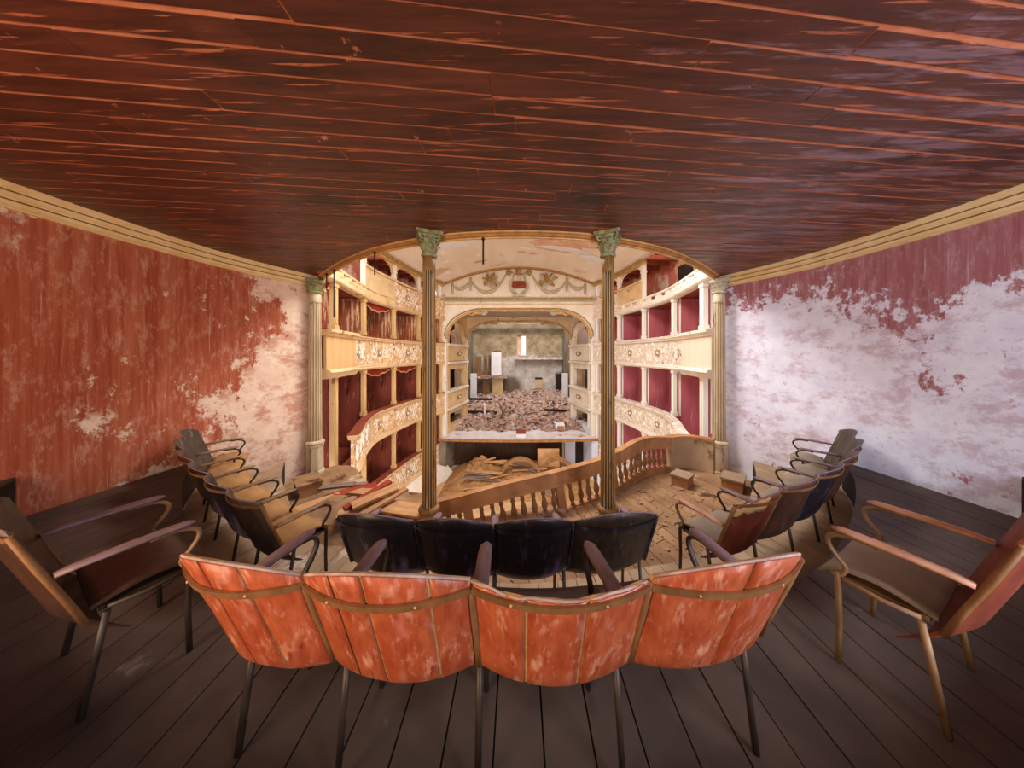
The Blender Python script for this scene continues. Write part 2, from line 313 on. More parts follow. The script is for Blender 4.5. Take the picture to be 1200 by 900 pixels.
# ------------------------------------------------------------------ mesh building
class MB:
    def __init__(s): s.v = []; s.f = []; s.sm = []
    def add(s, vs, fs, smooth=False):
        o = len(s.v)
        s.v += [tuple(p) for p in vs]
        s.f += [tuple(i + o for i in f) for f in fs]
        s.sm += [smooth] * len(fs)
        return s
    def box(s, c, d, rot=None):
        x, y, z = d[0] / 2, d[1] / 2, d[2] / 2
        vs = [Vector((a * x, b * y, e * z)) for a in (-1, 1) for b in (-1, 1) for e in (-1, 1)]
        if rot is not None: vs = [rot @ p for p in vs]
        c = Vector(c)
        return s.add([p + c for p in vs], [(0, 1, 3, 2), (4, 6, 7, 5), (0, 4, 5, 1), (2, 3, 7, 6), (0, 2, 6, 4), (1, 5, 7, 3)])
    def prism(s, poly, a, b, axis='z'):
        n = len(poly)
        def p(q, h):
            return (q[0], q[1], h) if axis == 'z' else ((q[0], h, q[1]) if axis == 'y' else (h, q[0], q[1]))
        vs = [p(q, a) for q in poly] + [p(q, b) for q in poly]
        fs = [tuple(range(n - 1, -1, -1)), tuple(range(n, 2 * n))] + [(i, (i + 1) % n, n + (i + 1) % n, n + i) for i in range(n)]
        return s.add(vs, fs)
    def tube(s, pts, r, n=6, flat=1.0, caps=True, smooth=True):
        pts = [Vector(p) for p in pts]
        m = len(pts)
        rs = r if isinstance(r, (list, tuple)) else [r] * m
        t0 = (pts[1] - pts[0]).normalized()
        up = Vector((0, 0, 1)) if abs(t0.z) < 0.9 else Vector((1, 0, 0))
        nrm = (up - t0 * up.dot(t0)).normalized()
        vs = []
        for i, p in enumerate(pts):
            a = pts[max(i - 1, 0)]; b = pts[min(i + 1, m - 1)]
            t = (b - a).normalized()
            nrm = (nrm - t * nrm.dot(t))
            nrm = nrm.normalized() if nrm.length > 1e-6 else Vector((1, 0, 0))
            bi = t.cross(nrm)
            for k in range(n):
                an = 2 * pi * k / n
                vs.append(p + nrm * (rs[i] * cos(an)) + bi * (rs[i] * flat * sin(an)))
        fs = [(i * n + k, i * n + (k + 1) % n, (i + 1) * n + (k + 1) % n, (i + 1) * n + k) for i in range(m - 1) for k in range(n)]
        s.add(vs, fs, smooth)
        if caps:
            o = len(s.v) - len(vs)
            s.f += [tuple(o + k for k in range(n - 1, -1, -1)), tuple(o + (m - 1) * n + k for k in range(n))]
            s.sm += [False, False]
        return s
    def lathe(s, prof, n=16, c=(0, 0, 0), smooth=True, rfun=None):
        vs = []
        for r, z in prof:
            for k in range(n):
                an = 2 * pi * k / n
                rr = r * (rfun(an, z) if rfun else 1)
                vs.append((c[0] + rr * cos(an), c[1] + rr * sin(an), c[2] + z))
        m = len(prof)
        fs = [(i * n + k, i * n + (k + 1) % n, (i + 1) * n + (k + 1) % n, (i + 1) * n + k) for i in range(m - 1) for k in range(n)]
        s.add(vs, fs, smooth)
        o = len(s.v) - len(vs)
        s.f += [tuple(o + k for k in range(n - 1, -1, -1)), tuple(o + (m - 1) * n + k for k in range(n))]
        s.sm += [False, False]
        return s
    def sweep(s, path, prof, closed=True, smooth=False):
        """path: list of (x, y, nx, ny) plan points with side normal; prof: list of (offset, z)"""
        n = len(prof); vs = []
        for (x, y, nx, ny) in path:
            for (o, z) in prof: vs.append((x + nx * o, y + ny * o, z))
        m = len(path)
        rng = n if closed else n - 1
        fs = [(i * n + k, i * n + (k + 1) % n, (i + 1) * n + (k + 1) % n, (i + 1) * n + k) for i in range(m - 1) for k in range(rng)]
        s.add(vs, fs, smooth)
        if closed:
            o = len(s.v) - len(vs)
            s.f += [tuple(o + k for k in range(n - 1, -1, -1)), tuple(o + (m - 1) * n + k for k in range(n))]
            s.sm += [False, False]
        return s
    def grid(s, fn, nu, nv, smooth=True):
        vs = [fn(i / nu, j / nv) for j in range(nv + 1) for i in range(nu + 1)]
        fs = [(j * (nu + 1) + i, j * (nu + 1) + i + 1, (j + 1) * (nu + 1) + i + 1, (j + 1) * (nu + 1) + i) for j in range(nv) for i in range(nu)]
        return s.add(vs, fs, smooth)
    def slab(s, fn, nu, nv, th, smooth=True):
        """two-sided sheet: fn(u,v) surface, th(u,v)->offset Vector"""
        a = [Vector(fn(i / nu, j / nv)) for j in range(nv + 1) for i in range(nu + 1)]
        b = [p + Vector(th) for p in a]
        N = len(a); W = nu + 1
        fs = []
        for j in range(nv):
            for i in range(nu):
                q = (j * W + i, j * W + i + 1, (j + 1) * W + i + 1, (j + 1) * W + i)
                fs.append(q); fs.append(tuple(k + N for k in reversed(q)))
        s.add(a + b, fs, smooth)
        o = len(s.v) - 2 * N
        edge = [(i, i + 1) for i in range(nu)] + [(nv * W + i + 1, nv * W + i) for i in range(nu)] + \
               [((j + 1) * W, j * W) for j in range(nv)] + [(j * W + nu, (j + 1) * W + nu) for j in range(nv)]
        for p, q in edge:
            s.f.append((o + q, o + p, o + p + N, o + q + N)); s.sm.append(False)
        return s
    def mesh(s, name, m):
        me = bpy.data.meshes.new(name)
        me.from_pydata(s.v, [], s.f)
        me.polygons.foreach_set('use_smooth', s.sm)
        me.materials.append(m if not isinstance(m, str) else MT[m])
        me.update()
        return me
    def obj(s, name, m, parent=None, loc=None, rot=None):
        o = bpy.data.objects.new(name, s.mesh(name, m))
        COL.objects.link(o)
        if parent is not None: o.parent = parent
        if loc is not None: o.location = loc
        if rot is not None: o.rotation_euler = rot
        return o

def mobj(name, me, parent=None, loc=(0, 0, 0), rot=(0, 0, 0), scale=(1, 1, 1)):
    o = bpy.data.objects.new(name, me)
    COL.objects.link(o)
    if parent is not None: o.parent = parent
    o.location = loc; o.rotation_euler = rot; o.scale = scale
    return o
def tag(o, label=None, cat=None, group=None, kind=None):
    if label: o['label'] = label
    if cat: o['category'] = cat
    if group: o['group'] = group
    if kind: o['kind'] = kind
    return o
def empty(name, loc=(0, 0, 0), rz=0.0):
    o = bpy.data.objects.new(name, None)
    o.empty_display_size = 0.1
    COL.objects.link(o)
    o.location = loc; o.rotation_euler = (0, 0, rz)
    return o
def struct(o, label):
    return tag(o, label, None, None, 'structure')

def lerp_curve(pts, x):
    """y(x) piecewise smooth through pts sorted by x"""
    if x <= pts[0][0]: return pts[0][1]
    for i in range(len(pts) - 1):
        (a, b), (c, d) = pts[i], pts[i + 1]
        if x <= c:
            p0 = pts[i - 1] if i else (2 * a - c, 2 * b - d)
            p3 = pts[i + 2] if i + 2 < len(pts) else (2 * c - a, 2 * d - b)
            t = (x - a) / (c - a)
            m1 = (d - p0[1]) / (c - p0[0]) * (c - a); m2 = (p3[1] - b) / (p3[0] - a) * (c - a)
            return (2*t**3 - 3*t*t + 1) * b + (t**3 - 2*t*t + t) * m1 + (-2*t**3 + 3*t*t) * d + (t**3 - t*t) * m2
    return pts[-1][1]

def polyline_at(pts, n):
    """resample a plan polyline evenly: n+1 points"""
    ls = [0]
    for a, b in zip(pts, pts[1:]): ls.append(ls[-1] + math.dist(a, b))
    out = []
    for k in range(n + 1):
        s = ls[-1] * k / n
        for i in range(len(pts) - 1):
            if s <= ls[i + 1] + 1e-9:
                t = (s - ls[i]) / (ls[i + 1] - ls[i])
                out.append(tuple(p + (q - p) * t for p, q in zip(pts[i], pts[i + 1])))
                break
    return out

def smooth_poly(pts, k=6):
    """Catmull-Rom through plan points"""
    out = []
    n = len(pts)
    for i in range(n - 1):
        p0 = Vector(pts[max(i - 1, 0)]); p1 = Vector(pts[i]); p2 = Vector(pts[i + 1]); p3 = Vector(pts[min(i + 2, n - 1)])
        for j in range(k):
            t = j / k
            out.append(tuple(0.5 * ((2 * p1) + (p2 - p0) * t + (2 * p0 - 5 * p1 + 4 * p2 - p3) * t * t + (3 * p1 - p0 - 3 * p2 + p3) * t ** 3)))
    out.append(tuple(pts[-1]))
    return out
def with_normals(pts, side=1):
    out = []
    for i, p in enumerate(pts):
        a = Vector(pts[max(i - 1, 0)][:2]); b = Vector(pts[min(i + 1, len(pts) - 1)][:2])
        t = (b - a).normalized()
        out.append((p[0], p[1], side * t.y, -side * t.x))
    return out

# ------------------------------------------------------------------ gallery shell
H = E + 1.5
G = [(0, 3.32), (0.6, 3.36), (1.08, 3.46), (1.7, 3.69), (2.24, 3.96), (2.9, 4.42), (3.5, 4.92), (3.85, 5.25), (4.0, 5.45)]
def Gy(x): return lerp_curve(G, abs(x))
WALL = [(3.97, 5.42), (4.22, 4.85), (4.45, 4.25), (4.57, 3.6), (4.6, 2.4), (4.5, 1.0), (4.4, -1.2)]
def Wx(y):
    p = sorted([(b, a) for a, b in WALL])
    if y <= p[0][0]: return p[0][1]
    for (a, b), (c, d) in zip(p, p[1:]):
        if y <= c: return b + (d - b) * (y - a) / (c - a)
    return p[-1][1]

# ceiling: backing + planks
mb = MB()
NX = 60
xs = [-4.6 + 9.2 * i / NX for i in range(NX + 1)]
vs = []; fs = []
for x in xs:
    vs += [(x, -1.2, H + 0.001), (x, min(Gy(x), 5.4), H + 0.001), (x, -1.2, H + 0.06), (x, min(Gy(x), 5.4), H + 0.06)]
for i in range(NX):
    a = i * 4
    fs += [(a, a + 4, a + 5, a + 1), (a + 2, a + 3, a + 7, a + 6), (a + 1, a + 5, a + 7, a + 3), (a, a + 2, a + 6, a + 4)]
mb.add(vs, fs)
ceiling = struct(mb.obj('ceiling', 'ceiling_back'), 'dark red-brown plank ceiling over the gallery')
pw = 0.128
y0 = -1.75
while y0 < 5.6:
    x = -4.62 + ru(-1.5, 0)
    while x < 4.6:
        L = ru(1.5, 3.2)
        xa, xb = max(x, -4.6) + 0.004, min(x + L, 4.6) - 0.004
        x += L
        if xb - xa < 0.15: continue
        n = max(2, int((xb - xa) / 0.16))
        cols = []
        gap = ru(0.005, 0.028)
        for i in range(n + 1):
            xx = xa + (xb - xa) * i / n
            lo = y0 + 0.1 * xx + gap * 0.5
            hi = min(lo + pw - gap, Gy(xx))
            if lo < hi and abs(xx) < Wx(min(max(lo, -1.2), 5.4)) + 0.02: cols.append((xx, max(lo, -1.2), hi))
            elif cols: break
        if len(cols) < 2 or cols[0][2] < -1.15: continue
        m = MB()
        dz = ru(-0.0045, -0.0015)
        vs = []
        for (xx, lo, hi) in cols:
            vs += [(xx, lo, H + dz), (xx, hi, H + dz), (xx, lo, H + 0.0), (xx, hi, H + 0.0)]
        fs = []
        for i in range(len(cols) - 1):
            a = 4 * i
            fs += [(a, a + 1, a + 5, a + 4), (a, a + 4, a + 6, a + 2), (a + 1, a + 3, a + 7, a + 5)]
        m.add(vs, fs)
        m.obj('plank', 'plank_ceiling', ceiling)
    y0 += pw

# gallery edge fascia under the ceiling
gp = [(-x, y) for x, y in reversed(G[1:])] + G
path = with_normals(smooth_poly(gp, 5), -1)
m = MB().sweep(path, [(-0.045, H - 0.002), (-0.045, H - 0.018), (-0.03, H - 0.022), (-0.02, H - 0.040), (0.0, H - 0.048), (0.03, H - 0.046), (0.05, H + 0.06), (0.0, H + 0.06)])
fas = struct(m.obj('trim_1', 'gilt_dark'), 'curved brown-gilt moulding along the ceiling edge over the opening')
MB().sweep(path, [(-0.062, H - 0.002), (-0.062, H - 0.018), (-0.045, H - 0.020), (-0.045, H - 0.002)]).obj('bead', 'gilt', fas)
MB().sweep(path, [(0.015, H - 0.046), (0.02, H - 0.060), (0.045, H - 0.060), (0.045, H - 0.03), (0.03, H - 0.03)]).obj('bead', 'gilt', fas)
# closing wall above the fascia up to the vault
MB().sweep(path, [(0.02, H + 0.06), (0.02, H + 2.35), (0.06, H + 2.35), (0.06, H + 0.06)]).obj('wall_above_opening', 'cream')
struct(bpy.data.objects['wall_above_opening'], 'cream wall above the ceiling edge moulding')

def side_wall(s, nm, mt, lab, tn, tlab):
    pts = [(s * x, y) for x, y in WALL]
    p = with_normals(smooth_poly(pts, 4), -s)     # normal away from the room
    sgn = 1
    # make sure the normal points outward
    if p[0][2] * s < 0: p = [(a, b, -c, -d) for a, b, c, d in p]
    o = MB().sweep(p, [(0, -0.2), (0, H + 0.02), (0.25, H + 0.02), (0.25, -0.2)]).obj(nm, mt)
    struct(o, lab)
    tr = empty(tn); struct(tr, tlab)
    for (za, zb, da, db) in ((0.0, 0.055, 0.17, 0.125), (0.070, 0.120, 0.125, 0.085), (0.135, 0.195, 0.085, 0.04)):
        MB().sweep(p, [(-da, H - za), (-da, H - za - .012), (-da * 0.9, H - (za + zb) / 2), (-db, H - zb + .008), (-db, H - zb), (0.0, H - zb), (0.0, H - za)]).obj('moulding', 'cornice_gilt', tr)
side_wall(-1, 'wall_left', 'wall_left', 'gallery wall with red paint flaked to pale plaster beside the left column', 'trim_2', 'triple gilt cornice on top of the red gallery wall')
side_wall(1, 'wall_right', 'wall_right', 'gallery wall of bare white plaster under a pink-red band', 'trim_3', 'triple gilt cornice on top of the white gallery wall')

# back wall behind the viewer, with an assumed window and a gap made for the added warm light
m = MB()
zt = H + 0.02; zb = 1.0
for (xa, xb, za, zc) in ((-4.5, -3.0, zb, zt), (-3.0, -1.6, E + 1.05, zt), (-1.6, 1.8, zb, zt), (1.8, 3.4, E + 1.2, zt), (1.8, 3.4, zb, E - 0.5), (3.4, 4.5, zb, zt)):
    m.box(((xa + xb) / 2, -1.25, (za + zc) / 2), (xb - xa, 0.2, zc - za))
struct(m.obj('wall_back', 'vault'), 'plastered back wall of the gallery behind the viewer')
wn = empty('assumed_window', (2.6, -1.25, E + 0.35)); struct(wn, 'assumed tall window in the back wall of the gallery')
for a in (-0.77, 0, 0.77): MB().box((a, 0, 0), (0.05, 0.06, 1.66)).obj('assumed_window_frame', 'white_plaster', wn)
for a in (-0.81, 0.2, 0.81): MB().box((0, 0, a), (1.58, 0.05, 0.05)).obj('assumed_window_frame', 'white_plaster', wn)

# ------------------------------------------------------------------ stepped floors
E0r = [(0, 3.98), (0.7, 4.12), (1.3, 4.35), (2.15, 4.98), (2.75, 5.4), (3.3, 5.5), (3.8, 5.5)]
E0l = [(0, 3.98), (-0.7, 3.72), (-1.5, 3.62), (-2.1, 4.1), (-2.9, 5.0), (-3.4, 5.5), (-3.8, 5.5)]
E1 = [(0, 2.22), (1.15, 2.4), (1.64, 2.53), (2.4, 2.95), (3.09, 3.6), (3.7, 4.2), (4.18, 4.82)]
E2 = [(0, 1.38), (1.0, 1.45), (1.7, 1.72), (2.4, 2.05), (3.3, 2.65), (4.1, 3.3), (4.55, 3.8)]
E3 = [(0, 0.50), (1.0, 0.53), (1.7, 0.75), (2.4, 1.0), (3.3, 1.45), (4.1, 2.0), (4.57, 2.45)]
B3 = [(0, -1.2), (1.0, -1.2), (2.0, -1.2), (3.0, -1.2), (4.0, -1.2), (4.2, -1.2), (4.4, -1.2)]
def full(pts): return [(-x, y) for x, y in reversed(pts[1:])] + pts
def floor_tier(name, inner, outer, z, mt, lab, width=0.165, thick=0.03, base_to=None, splits=1):
    """planks run across the tier, from the inner (viewer side) edge to the outer one"""
    n = 60
    A = polyline_at(smooth_poly(inner, 5), n); B = polyline_at(smooth_poly(outer, 5), n)
    m = MB()
    bz = z - 0.39 if base_to is None else base_to
    vs = []
    for a, b in zip(A, B): vs += [(*a, z - thick), (*b, z - thick), (*a, bz), (*b, bz)]
    fs = []
    for i in range(n):
        k = 4 * i
        fs += [(k, k + 1, k + 5, k + 4), (k + 2, k + 6, k + 7, k + 3), (k + 1, k + 3, k + 7, k + 5), (k, k + 4, k + 6, k + 2)]
    m.add(vs, fs)
    o = struct(m.obj(name, 'dark_hollow'), lab)
    Lb = sum(math.dist(p, q) for p, q in zip(B, B[1:])); La = sum(math.dist(p, q) for p, q in zip(A, A[1:]))
    N = int(max(La, Lb) / width)
    A = polyline_at(smooth_poly(inner, 5), N); B = polyline_at(smooth_poly(outer, 5), N)
    for i in range(N):
        cuts = [0] + sorted(ru(0.25, 0.75) for _ in range(splits - 1)) + [1]
        for c0, c1 in zip(cuts, cuts[1:]):
            g = 0.02
            def P(t, c):
                a = [A[i][k] + (A[i + 1][k] - A[i][k]) * t for k in (0, 1)]
                b = [B[i][k] + (B[i + 1][k] - B[i][k]) * t for k in (0, 1)]
                return (a[0] + (b[0] - a[0]) * c, a[1] + (b[1] - a[1]) * c)
            e = 0.003
            poly = [P(g, c0 + e), P(1 - g, c0 + e), P(1 - g, c1 - e if c1 < 1 else 1.0), P(g, c1 - e if c1 < 1 else 1.0)]
            MB().prism(poly, z - thick, z + ru(-0.004, 0.0)).obj('plank', mt, o)
    return o
front_in = full(E1)
front_out = list(reversed(E0l[1:])) + E0r
floor_tier('floor', front_in, front_out, 0.0, 'floor_mid', 'dusty plank floor along the gallery front by the balustrade', 0.17, 0.03, -0.35, 2)
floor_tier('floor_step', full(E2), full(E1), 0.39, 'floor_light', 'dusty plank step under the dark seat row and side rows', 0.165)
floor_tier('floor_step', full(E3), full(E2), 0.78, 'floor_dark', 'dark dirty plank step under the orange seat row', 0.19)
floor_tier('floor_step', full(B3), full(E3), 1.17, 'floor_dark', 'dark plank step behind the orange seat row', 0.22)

# ------------------------------------------------------------------ columns
def capital_parts(cap_root, zb, zt, r, wabs, mt):
    """bell with two rings of leaves, corner scrolls and a concave abacus; children of cap_root (the bell)"""
    h = zt - zb
    for ring, (n, z0, l, rr, off) in enumerate(((8, 0.10, 0.34, 1.05, 0), (8, 0.34, 0.36, 1.12, pi / 8))):
        for k in range(n):
            a = 2 * pi * k / n + off
            d = Vector((cos(a), sin(a), 0)); tdir = Vector((-sin(a), cos(a), 0))
            pts = [(r * rr, 0, .42), (r * (rr + .12), .45, .5), (r * (rr + .35), .85, .38), (r * (rr + .62), 1.0, .26), (r * (rr + .66), .88, .12)]
            vs = []
            for (q, v, wd) in pts:
                c = d * q + Vector((0, 0, zb + h * (z0 + l * v)))
                vs += [c - tdir * (r * wd), c + d * 0.008, c + tdir * (r * wd)]
            fs = []
            for i in range(len(pts) - 1):
                b = 3 * i
                fs += [(b, b + 1, b + 4, b + 3), (b + 1, b + 2, b + 5, b + 4)]
            MB().add(vs, fs, True).obj('leaf', mt, cap_root)
    for k in range(4):
        a = pi / 4 + k * pi / 2
        d = Vector((cos(a), sin(a), 0))
        pts = []
        for j in range(14):
            th = j / 13 * 2.6 * pi
            q = 0.052 * (1 - j / 16) * (wabs / 0.34)
            pts.append(d * (wabs * 0.60 - 0.06 * (wabs / .34) + q * sin(th)) + Vector((0, 0, zb + h * 0.76 + q * cos(th))))
        pts = [d * (r * 1.1) + Vector((0, 0, zb + h * 0.55))] + pts
        MB().tube(pts, [0.016 * wabs / .34] * len(pts), 6).obj('scroll', mt, cap_root)
    poly = []
    for k in range(4):
        a0 = pi / 4 + k * pi / 2
        for j in range(6):
            t = j / 6
            p = Vector((cos(a0), sin(a0))) * (1 - t) + Vector((cos(a0 + pi / 2), sin(a0 + pi / 2))) * t
            p = p * (1 - 0.42 * t * (1 - t)) * (wabs * 0.707)
            if j == 0: p = p * 0.97
            poly.append((p.x, p.y))
    MB().prism(poly, zb + h * 0.86, zb + h * 0.93).obj('abacus', mt, cap_root)
    MB().prism([(x * 1.06, y * 1.06) for x, y in poly], zb + h * 0.93, zt).obj('abacus', mt, cap_root)

def column(x, y, rot, r0, r1, z_ped, z_astr, z_top, wabs, mt, mcap, mped, label, ped_w, oct_ped):
    c = empty('fluted_column', (x, y, 0), rot)
    tag(c, label, 'column', 'gallery columns', 'thing')
    zf0, zf1 = z_ped + 0.10, z_astr - 0.14
    core = 0.90
    mdark, mfil = ('col_dark', 'col_fillet') if mt == 'col_brown' else ('col_pale_dark', 'col_white')  # core darker than the fillets: flute shading put into the colour
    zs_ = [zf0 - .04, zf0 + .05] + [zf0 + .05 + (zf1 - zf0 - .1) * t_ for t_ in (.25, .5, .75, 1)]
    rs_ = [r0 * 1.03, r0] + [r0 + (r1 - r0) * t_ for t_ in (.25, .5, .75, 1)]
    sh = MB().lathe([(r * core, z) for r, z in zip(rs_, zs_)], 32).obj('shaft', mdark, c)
    nf = 16
    for k in range(nf):
        a = 2 * pi * k / nf
        vs = []
        for r, z in zip(rs_, zs_):
            for (da, rr) in ((-.085, core * .97), (-.07, 1.0), (.07, 1.0), (.085, core * .97)):
                vs.append((r * rr * cos(a + da), r * rr * sin(a + da), z))
        fs = [(4 * i_ + q, 4 * i_ + q + 1, 4 * i_ + q + 5, 4 * i_ + q + 4) for i_ in range(len(zs_) - 1) for q in range(3)]
        MB().add(vs, fs).obj('fillet', mfil, sh)
    MB().lathe([(r1 * 1.0, zf1 - 0.07), (r1 * 1.02, zf1 - .04), (r1 * 1.01, z_astr)], 24).obj('shaft_neck', mt, c)
    MB().lathe([(r1, z_astr - 0.03), (r1 * 1.22, z_astr - .022), (r1 * 1.3, z_astr - .008), (r1 * 1.22, z_astr + .008), (r1, z_astr + .015)], 24).obj('astragal', mcap, c)
    h = z_top - z_astr
    bell = MB().lathe([(r1 * 1.0, z_astr), (r1 * 1.05, z_astr + h * .4), (r1 * 1.3, z_astr + h * .75), (r1 * 1.8, z_astr + h * .9)], 20).obj('capital', mcap, c)
    capital_parts(bell, z_astr, z_top, r1, wabs, mcap)
    MB().lathe([(r0 * 1.05, z_ped + .075), (r0 * 1.25, z_ped + .07), (r0 * 1.42, z_ped + .045), (r0 * 1.42, z_ped + .02), (r0 * 1.3, z_ped), (r0 * 1.1, z_ped)], 28).obj('base_ring', mt, c)
    if oct_ped:
        MB().lathe([(ped_w * .62, 0), (ped_w * .62, 0.04), (ped_w * .56, .06), (ped_w * .55, z_ped - .05), (ped_w * .6, z_ped - .03), (ped_w * .6, z_ped + .005)], 8, smooth=False).obj('pedestal', mped, c)
    else:
        m = MB().box((0, 0, z_ped / 2), (ped_w, ped_w, z_ped)).box((0, 0, .04), (ped_w * 1.15, ped_w * 1.15, .08))
        m.obj('pedestal', mped, c)
    return c
ztop = H - 0.004
column(-1.120, 3.37, R_(22), 0.090, 0.076, E - 1.96, E + 1.235, ztop, 0.30, 'col_brown', 'verdigris', 'rail_wood', 'brown fluted column with green capital standing left of the stage view', 0.2, False)
column(1.112, 3.37, R_(-24), 0.090, 0.076, E - 1.96, E + 1.235, ztop, 0.30, 'col_brown', 'verdigris', 'rail_wood', 'brown fluted column with green and white capital right of the stage view', 0.2, False)
column(-3.93, 5.20, R_(10), 0.112, 0.098, E - 1.73, E + 1.19, H - 0.065, 0.25, 'col_white', 'verdigris', 'col_white', 'pale fluted column on octagonal pedestal against the red gallery wall', 0.26, True)
column(3.86, 5.20, R_(-10), 0.112, 0.098, E - 1.73, E + 1.19, H - 0.065, 0.25, 'col_white', 'cap_cream', 'col_white', 'white fluted column on octagonal pedestal against the white gallery wall', 0.26, True)

# ------------------------------------------------------------------ theatre seats
def make_seat(w_, back_mat, back_in, batten, arm_mat, bracket, seat_mat, leg_mat, right_arm=False, slats=0, broken=0.0, arch=0.085,
              torn=0.0, seat_up=False, left_arm=True, zb=0.37):
    t = empty('theatre_seat')
    zt = 0.85
    lean = math.tan(R_(18)); bulge = 0.066
    hw = w_ / 2
    def ztop(u):
        c = 1 - (2 * u) ** 2
        z = zt + arch * c * 1.0
        if broken: z = zt - 0.010 + 0.012 * noise.noise((u * 9, 3.3, 1.0)) + 0.004 * sin(u * 60)
        if torn: z -= torn * max(0, -u * 2) ** 1.5 * (0.6 + 0.4 * sin(u * 40))
        return z
    def P(u, v, off=0.0, z=None):
        zz = zb + v * (ztop(u) - zb) if z is None else z
        c = 1 - (2 * u) ** 2
        lowtuck = 0.0 if zz > zb + .1 else (zb + .1 - zz) * 0.7
        return (u * w_ * (1 - 0.04 * (1 - (zz - zb) / (zt - zb))), (zt - zz) * lean + lowtuck - bulge * c + off, zz)
    b = MB().slab(lambda a, v: P((a - .5) * 0.985, v), 14, 9, (0, 0.012, 0)).obj('backrest', back_in if slats else back_mat, t)
    if slats:
        ed = [-.5]
        for k in range(1, slats): ed.append(-.5 + k / slats + ru(-.05, .05))
        ed.append(.5)
        for a, c in zip(ed, ed[1:]):
            MB().slab(lambda q, v, a=a, c=c: P(a + .009 + (c - a - .018) * q, v * 0.995, -0.0035), 6, 9, (0, 0.003, 0)).obj('slat', back_mat, b)
    # batten across the back
    zl = zt - 0.028
    MB().slab(lambda a, v: P((a - .5) * .99, 0, -0.014, zl - 0.012 + 0.023 * v), 16, 1, (0, 0.009, 0), False).obj('batten', batten, b)
    for u in (-.28, .22) if slats else ():
        MB().lathe([(0.004, -.003), (0.004, .002), (0.002, .003)], 6).obj('nail', 'wood_pale', b, P(u, 0, -0.014, zl), (R_(90), 0, 0))
    # top edge capping where the ply is whole
    MB().tube([P((k / 12 - .5) * .97, 1.0, 0.003) for k in range(13)], 0.0042, 5).obj('top_edge', 'pale_edge' if slats else 'arm_violet' if not broken else 'wood_pale', b)
    if torn:
        MB().slab(lambda a, v: P(-.47 + .44 * a, .86 + .13 * v - .07 * a * (1 - v), -0.004), 8, 3, (0, 0.003, 0)).obj('torn_ply', 'wood_pale', b)
    # side uprights
    for sgn in ((-1,) if not right_arm else (-1, 1)):
        u = sgn * 0.5
        m = MB().tube([P(u, 0, 0.0, max(zb + .1, .38)), P(u, .45, 0.0), P(u, .7, -0.003), P(u, .97, -0.004)], [.013, .013, .013, .011], 6, 0.9)
        m.obj('upright', batten, t)
    # seat board: saddle-shaped ply
    zs = 0.43
    if seat_up:
        MB().slab(lambda a, v: ((a - .5) * w_ * .9, 0.20 - .05 * sin(pi * v) + 0.02 * v, zs + .02 + 0.36 * v), 8, 6, (0, 0.014, 0)).obj('seat', seat_mat, t)
    else:
        MB().slab(lambda a, v: ((a - .5) * w_ * .92, 0.165 + 0.335 * v, zs + 0.022 * sin(pi * 1.35 * v - .5) - 0.012 * (1 - (2 * a - 1) ** 2) - (0.03 * max(0, v - .85) / .15)), 10, 10, (0, 0, 0.014)).obj('seat', seat_mat, t)
        MB().box((0, 0.325, zs - .028), (w_ * .86, .28, .02)).obj('seat_frame', leg_mat, t)
    # arms, brackets and legs
    for sgn in ([-1] if left_arm else []) + ([1] if right_arm else []):
        x = sgn * hw
        pts = [(x, 0.085, .634), (x, .14, .640), (x, .25, .645), (x, .37, .648), (x, .425, .648), (x, .45, .646)]
        arm = MB().tube(pts, [0.011, .013, .014, .014, .012, .004], 10, 2.2).obj('armrest', arm_mat, t)
        br = [(x, .31, .630), (x, .39, .630), (x, .452, .605), (x, .462, .565), (x, .435, .515), (x, .405, .478), (x, .412, .445), (x, .43, .42)]
        MB().tube(smooth_poly(br, 4), 0.010, 6, 1.3).obj('arm_bracket', bracket, arm)
        MB().tube([(x, .425, .44), (x, .43, .40), (x, .425, .2), (x, .43, 0.0)], [.013, .013, .012, .012], 6).obj('leg', leg_mat, t)
        MB().tube([(x, .20, .415), (x, .30, .405), (x, .43, .42)], .011, 6).obj('side_rail', leg_mat, t)
        MB().tube([(x, .20, .40), (x, .17, .2), (x, .14, 0.0)], .012, 6).obj('leg', leg_mat, t)
    return t

def seat_row(joints, zf, specs, group):
    for i, (a, b) in enumerate(zip(joints, joints[1:])):
        a = Vector(a); b = Vector(b)
        d = b - a
        kw = dict(specs[i]); lab = kw.pop('label')
        s = make_seat(d.length, right_arm=(i == len(joints) - 2), **kw)
        s.location = ((a.x + b.x) / 2, (a.y + b.y) / 2, zf)
        s.rotation_euler = (0, 0, math.atan2(d.y, d.x))
        tag(s, lab, 'seat', group)

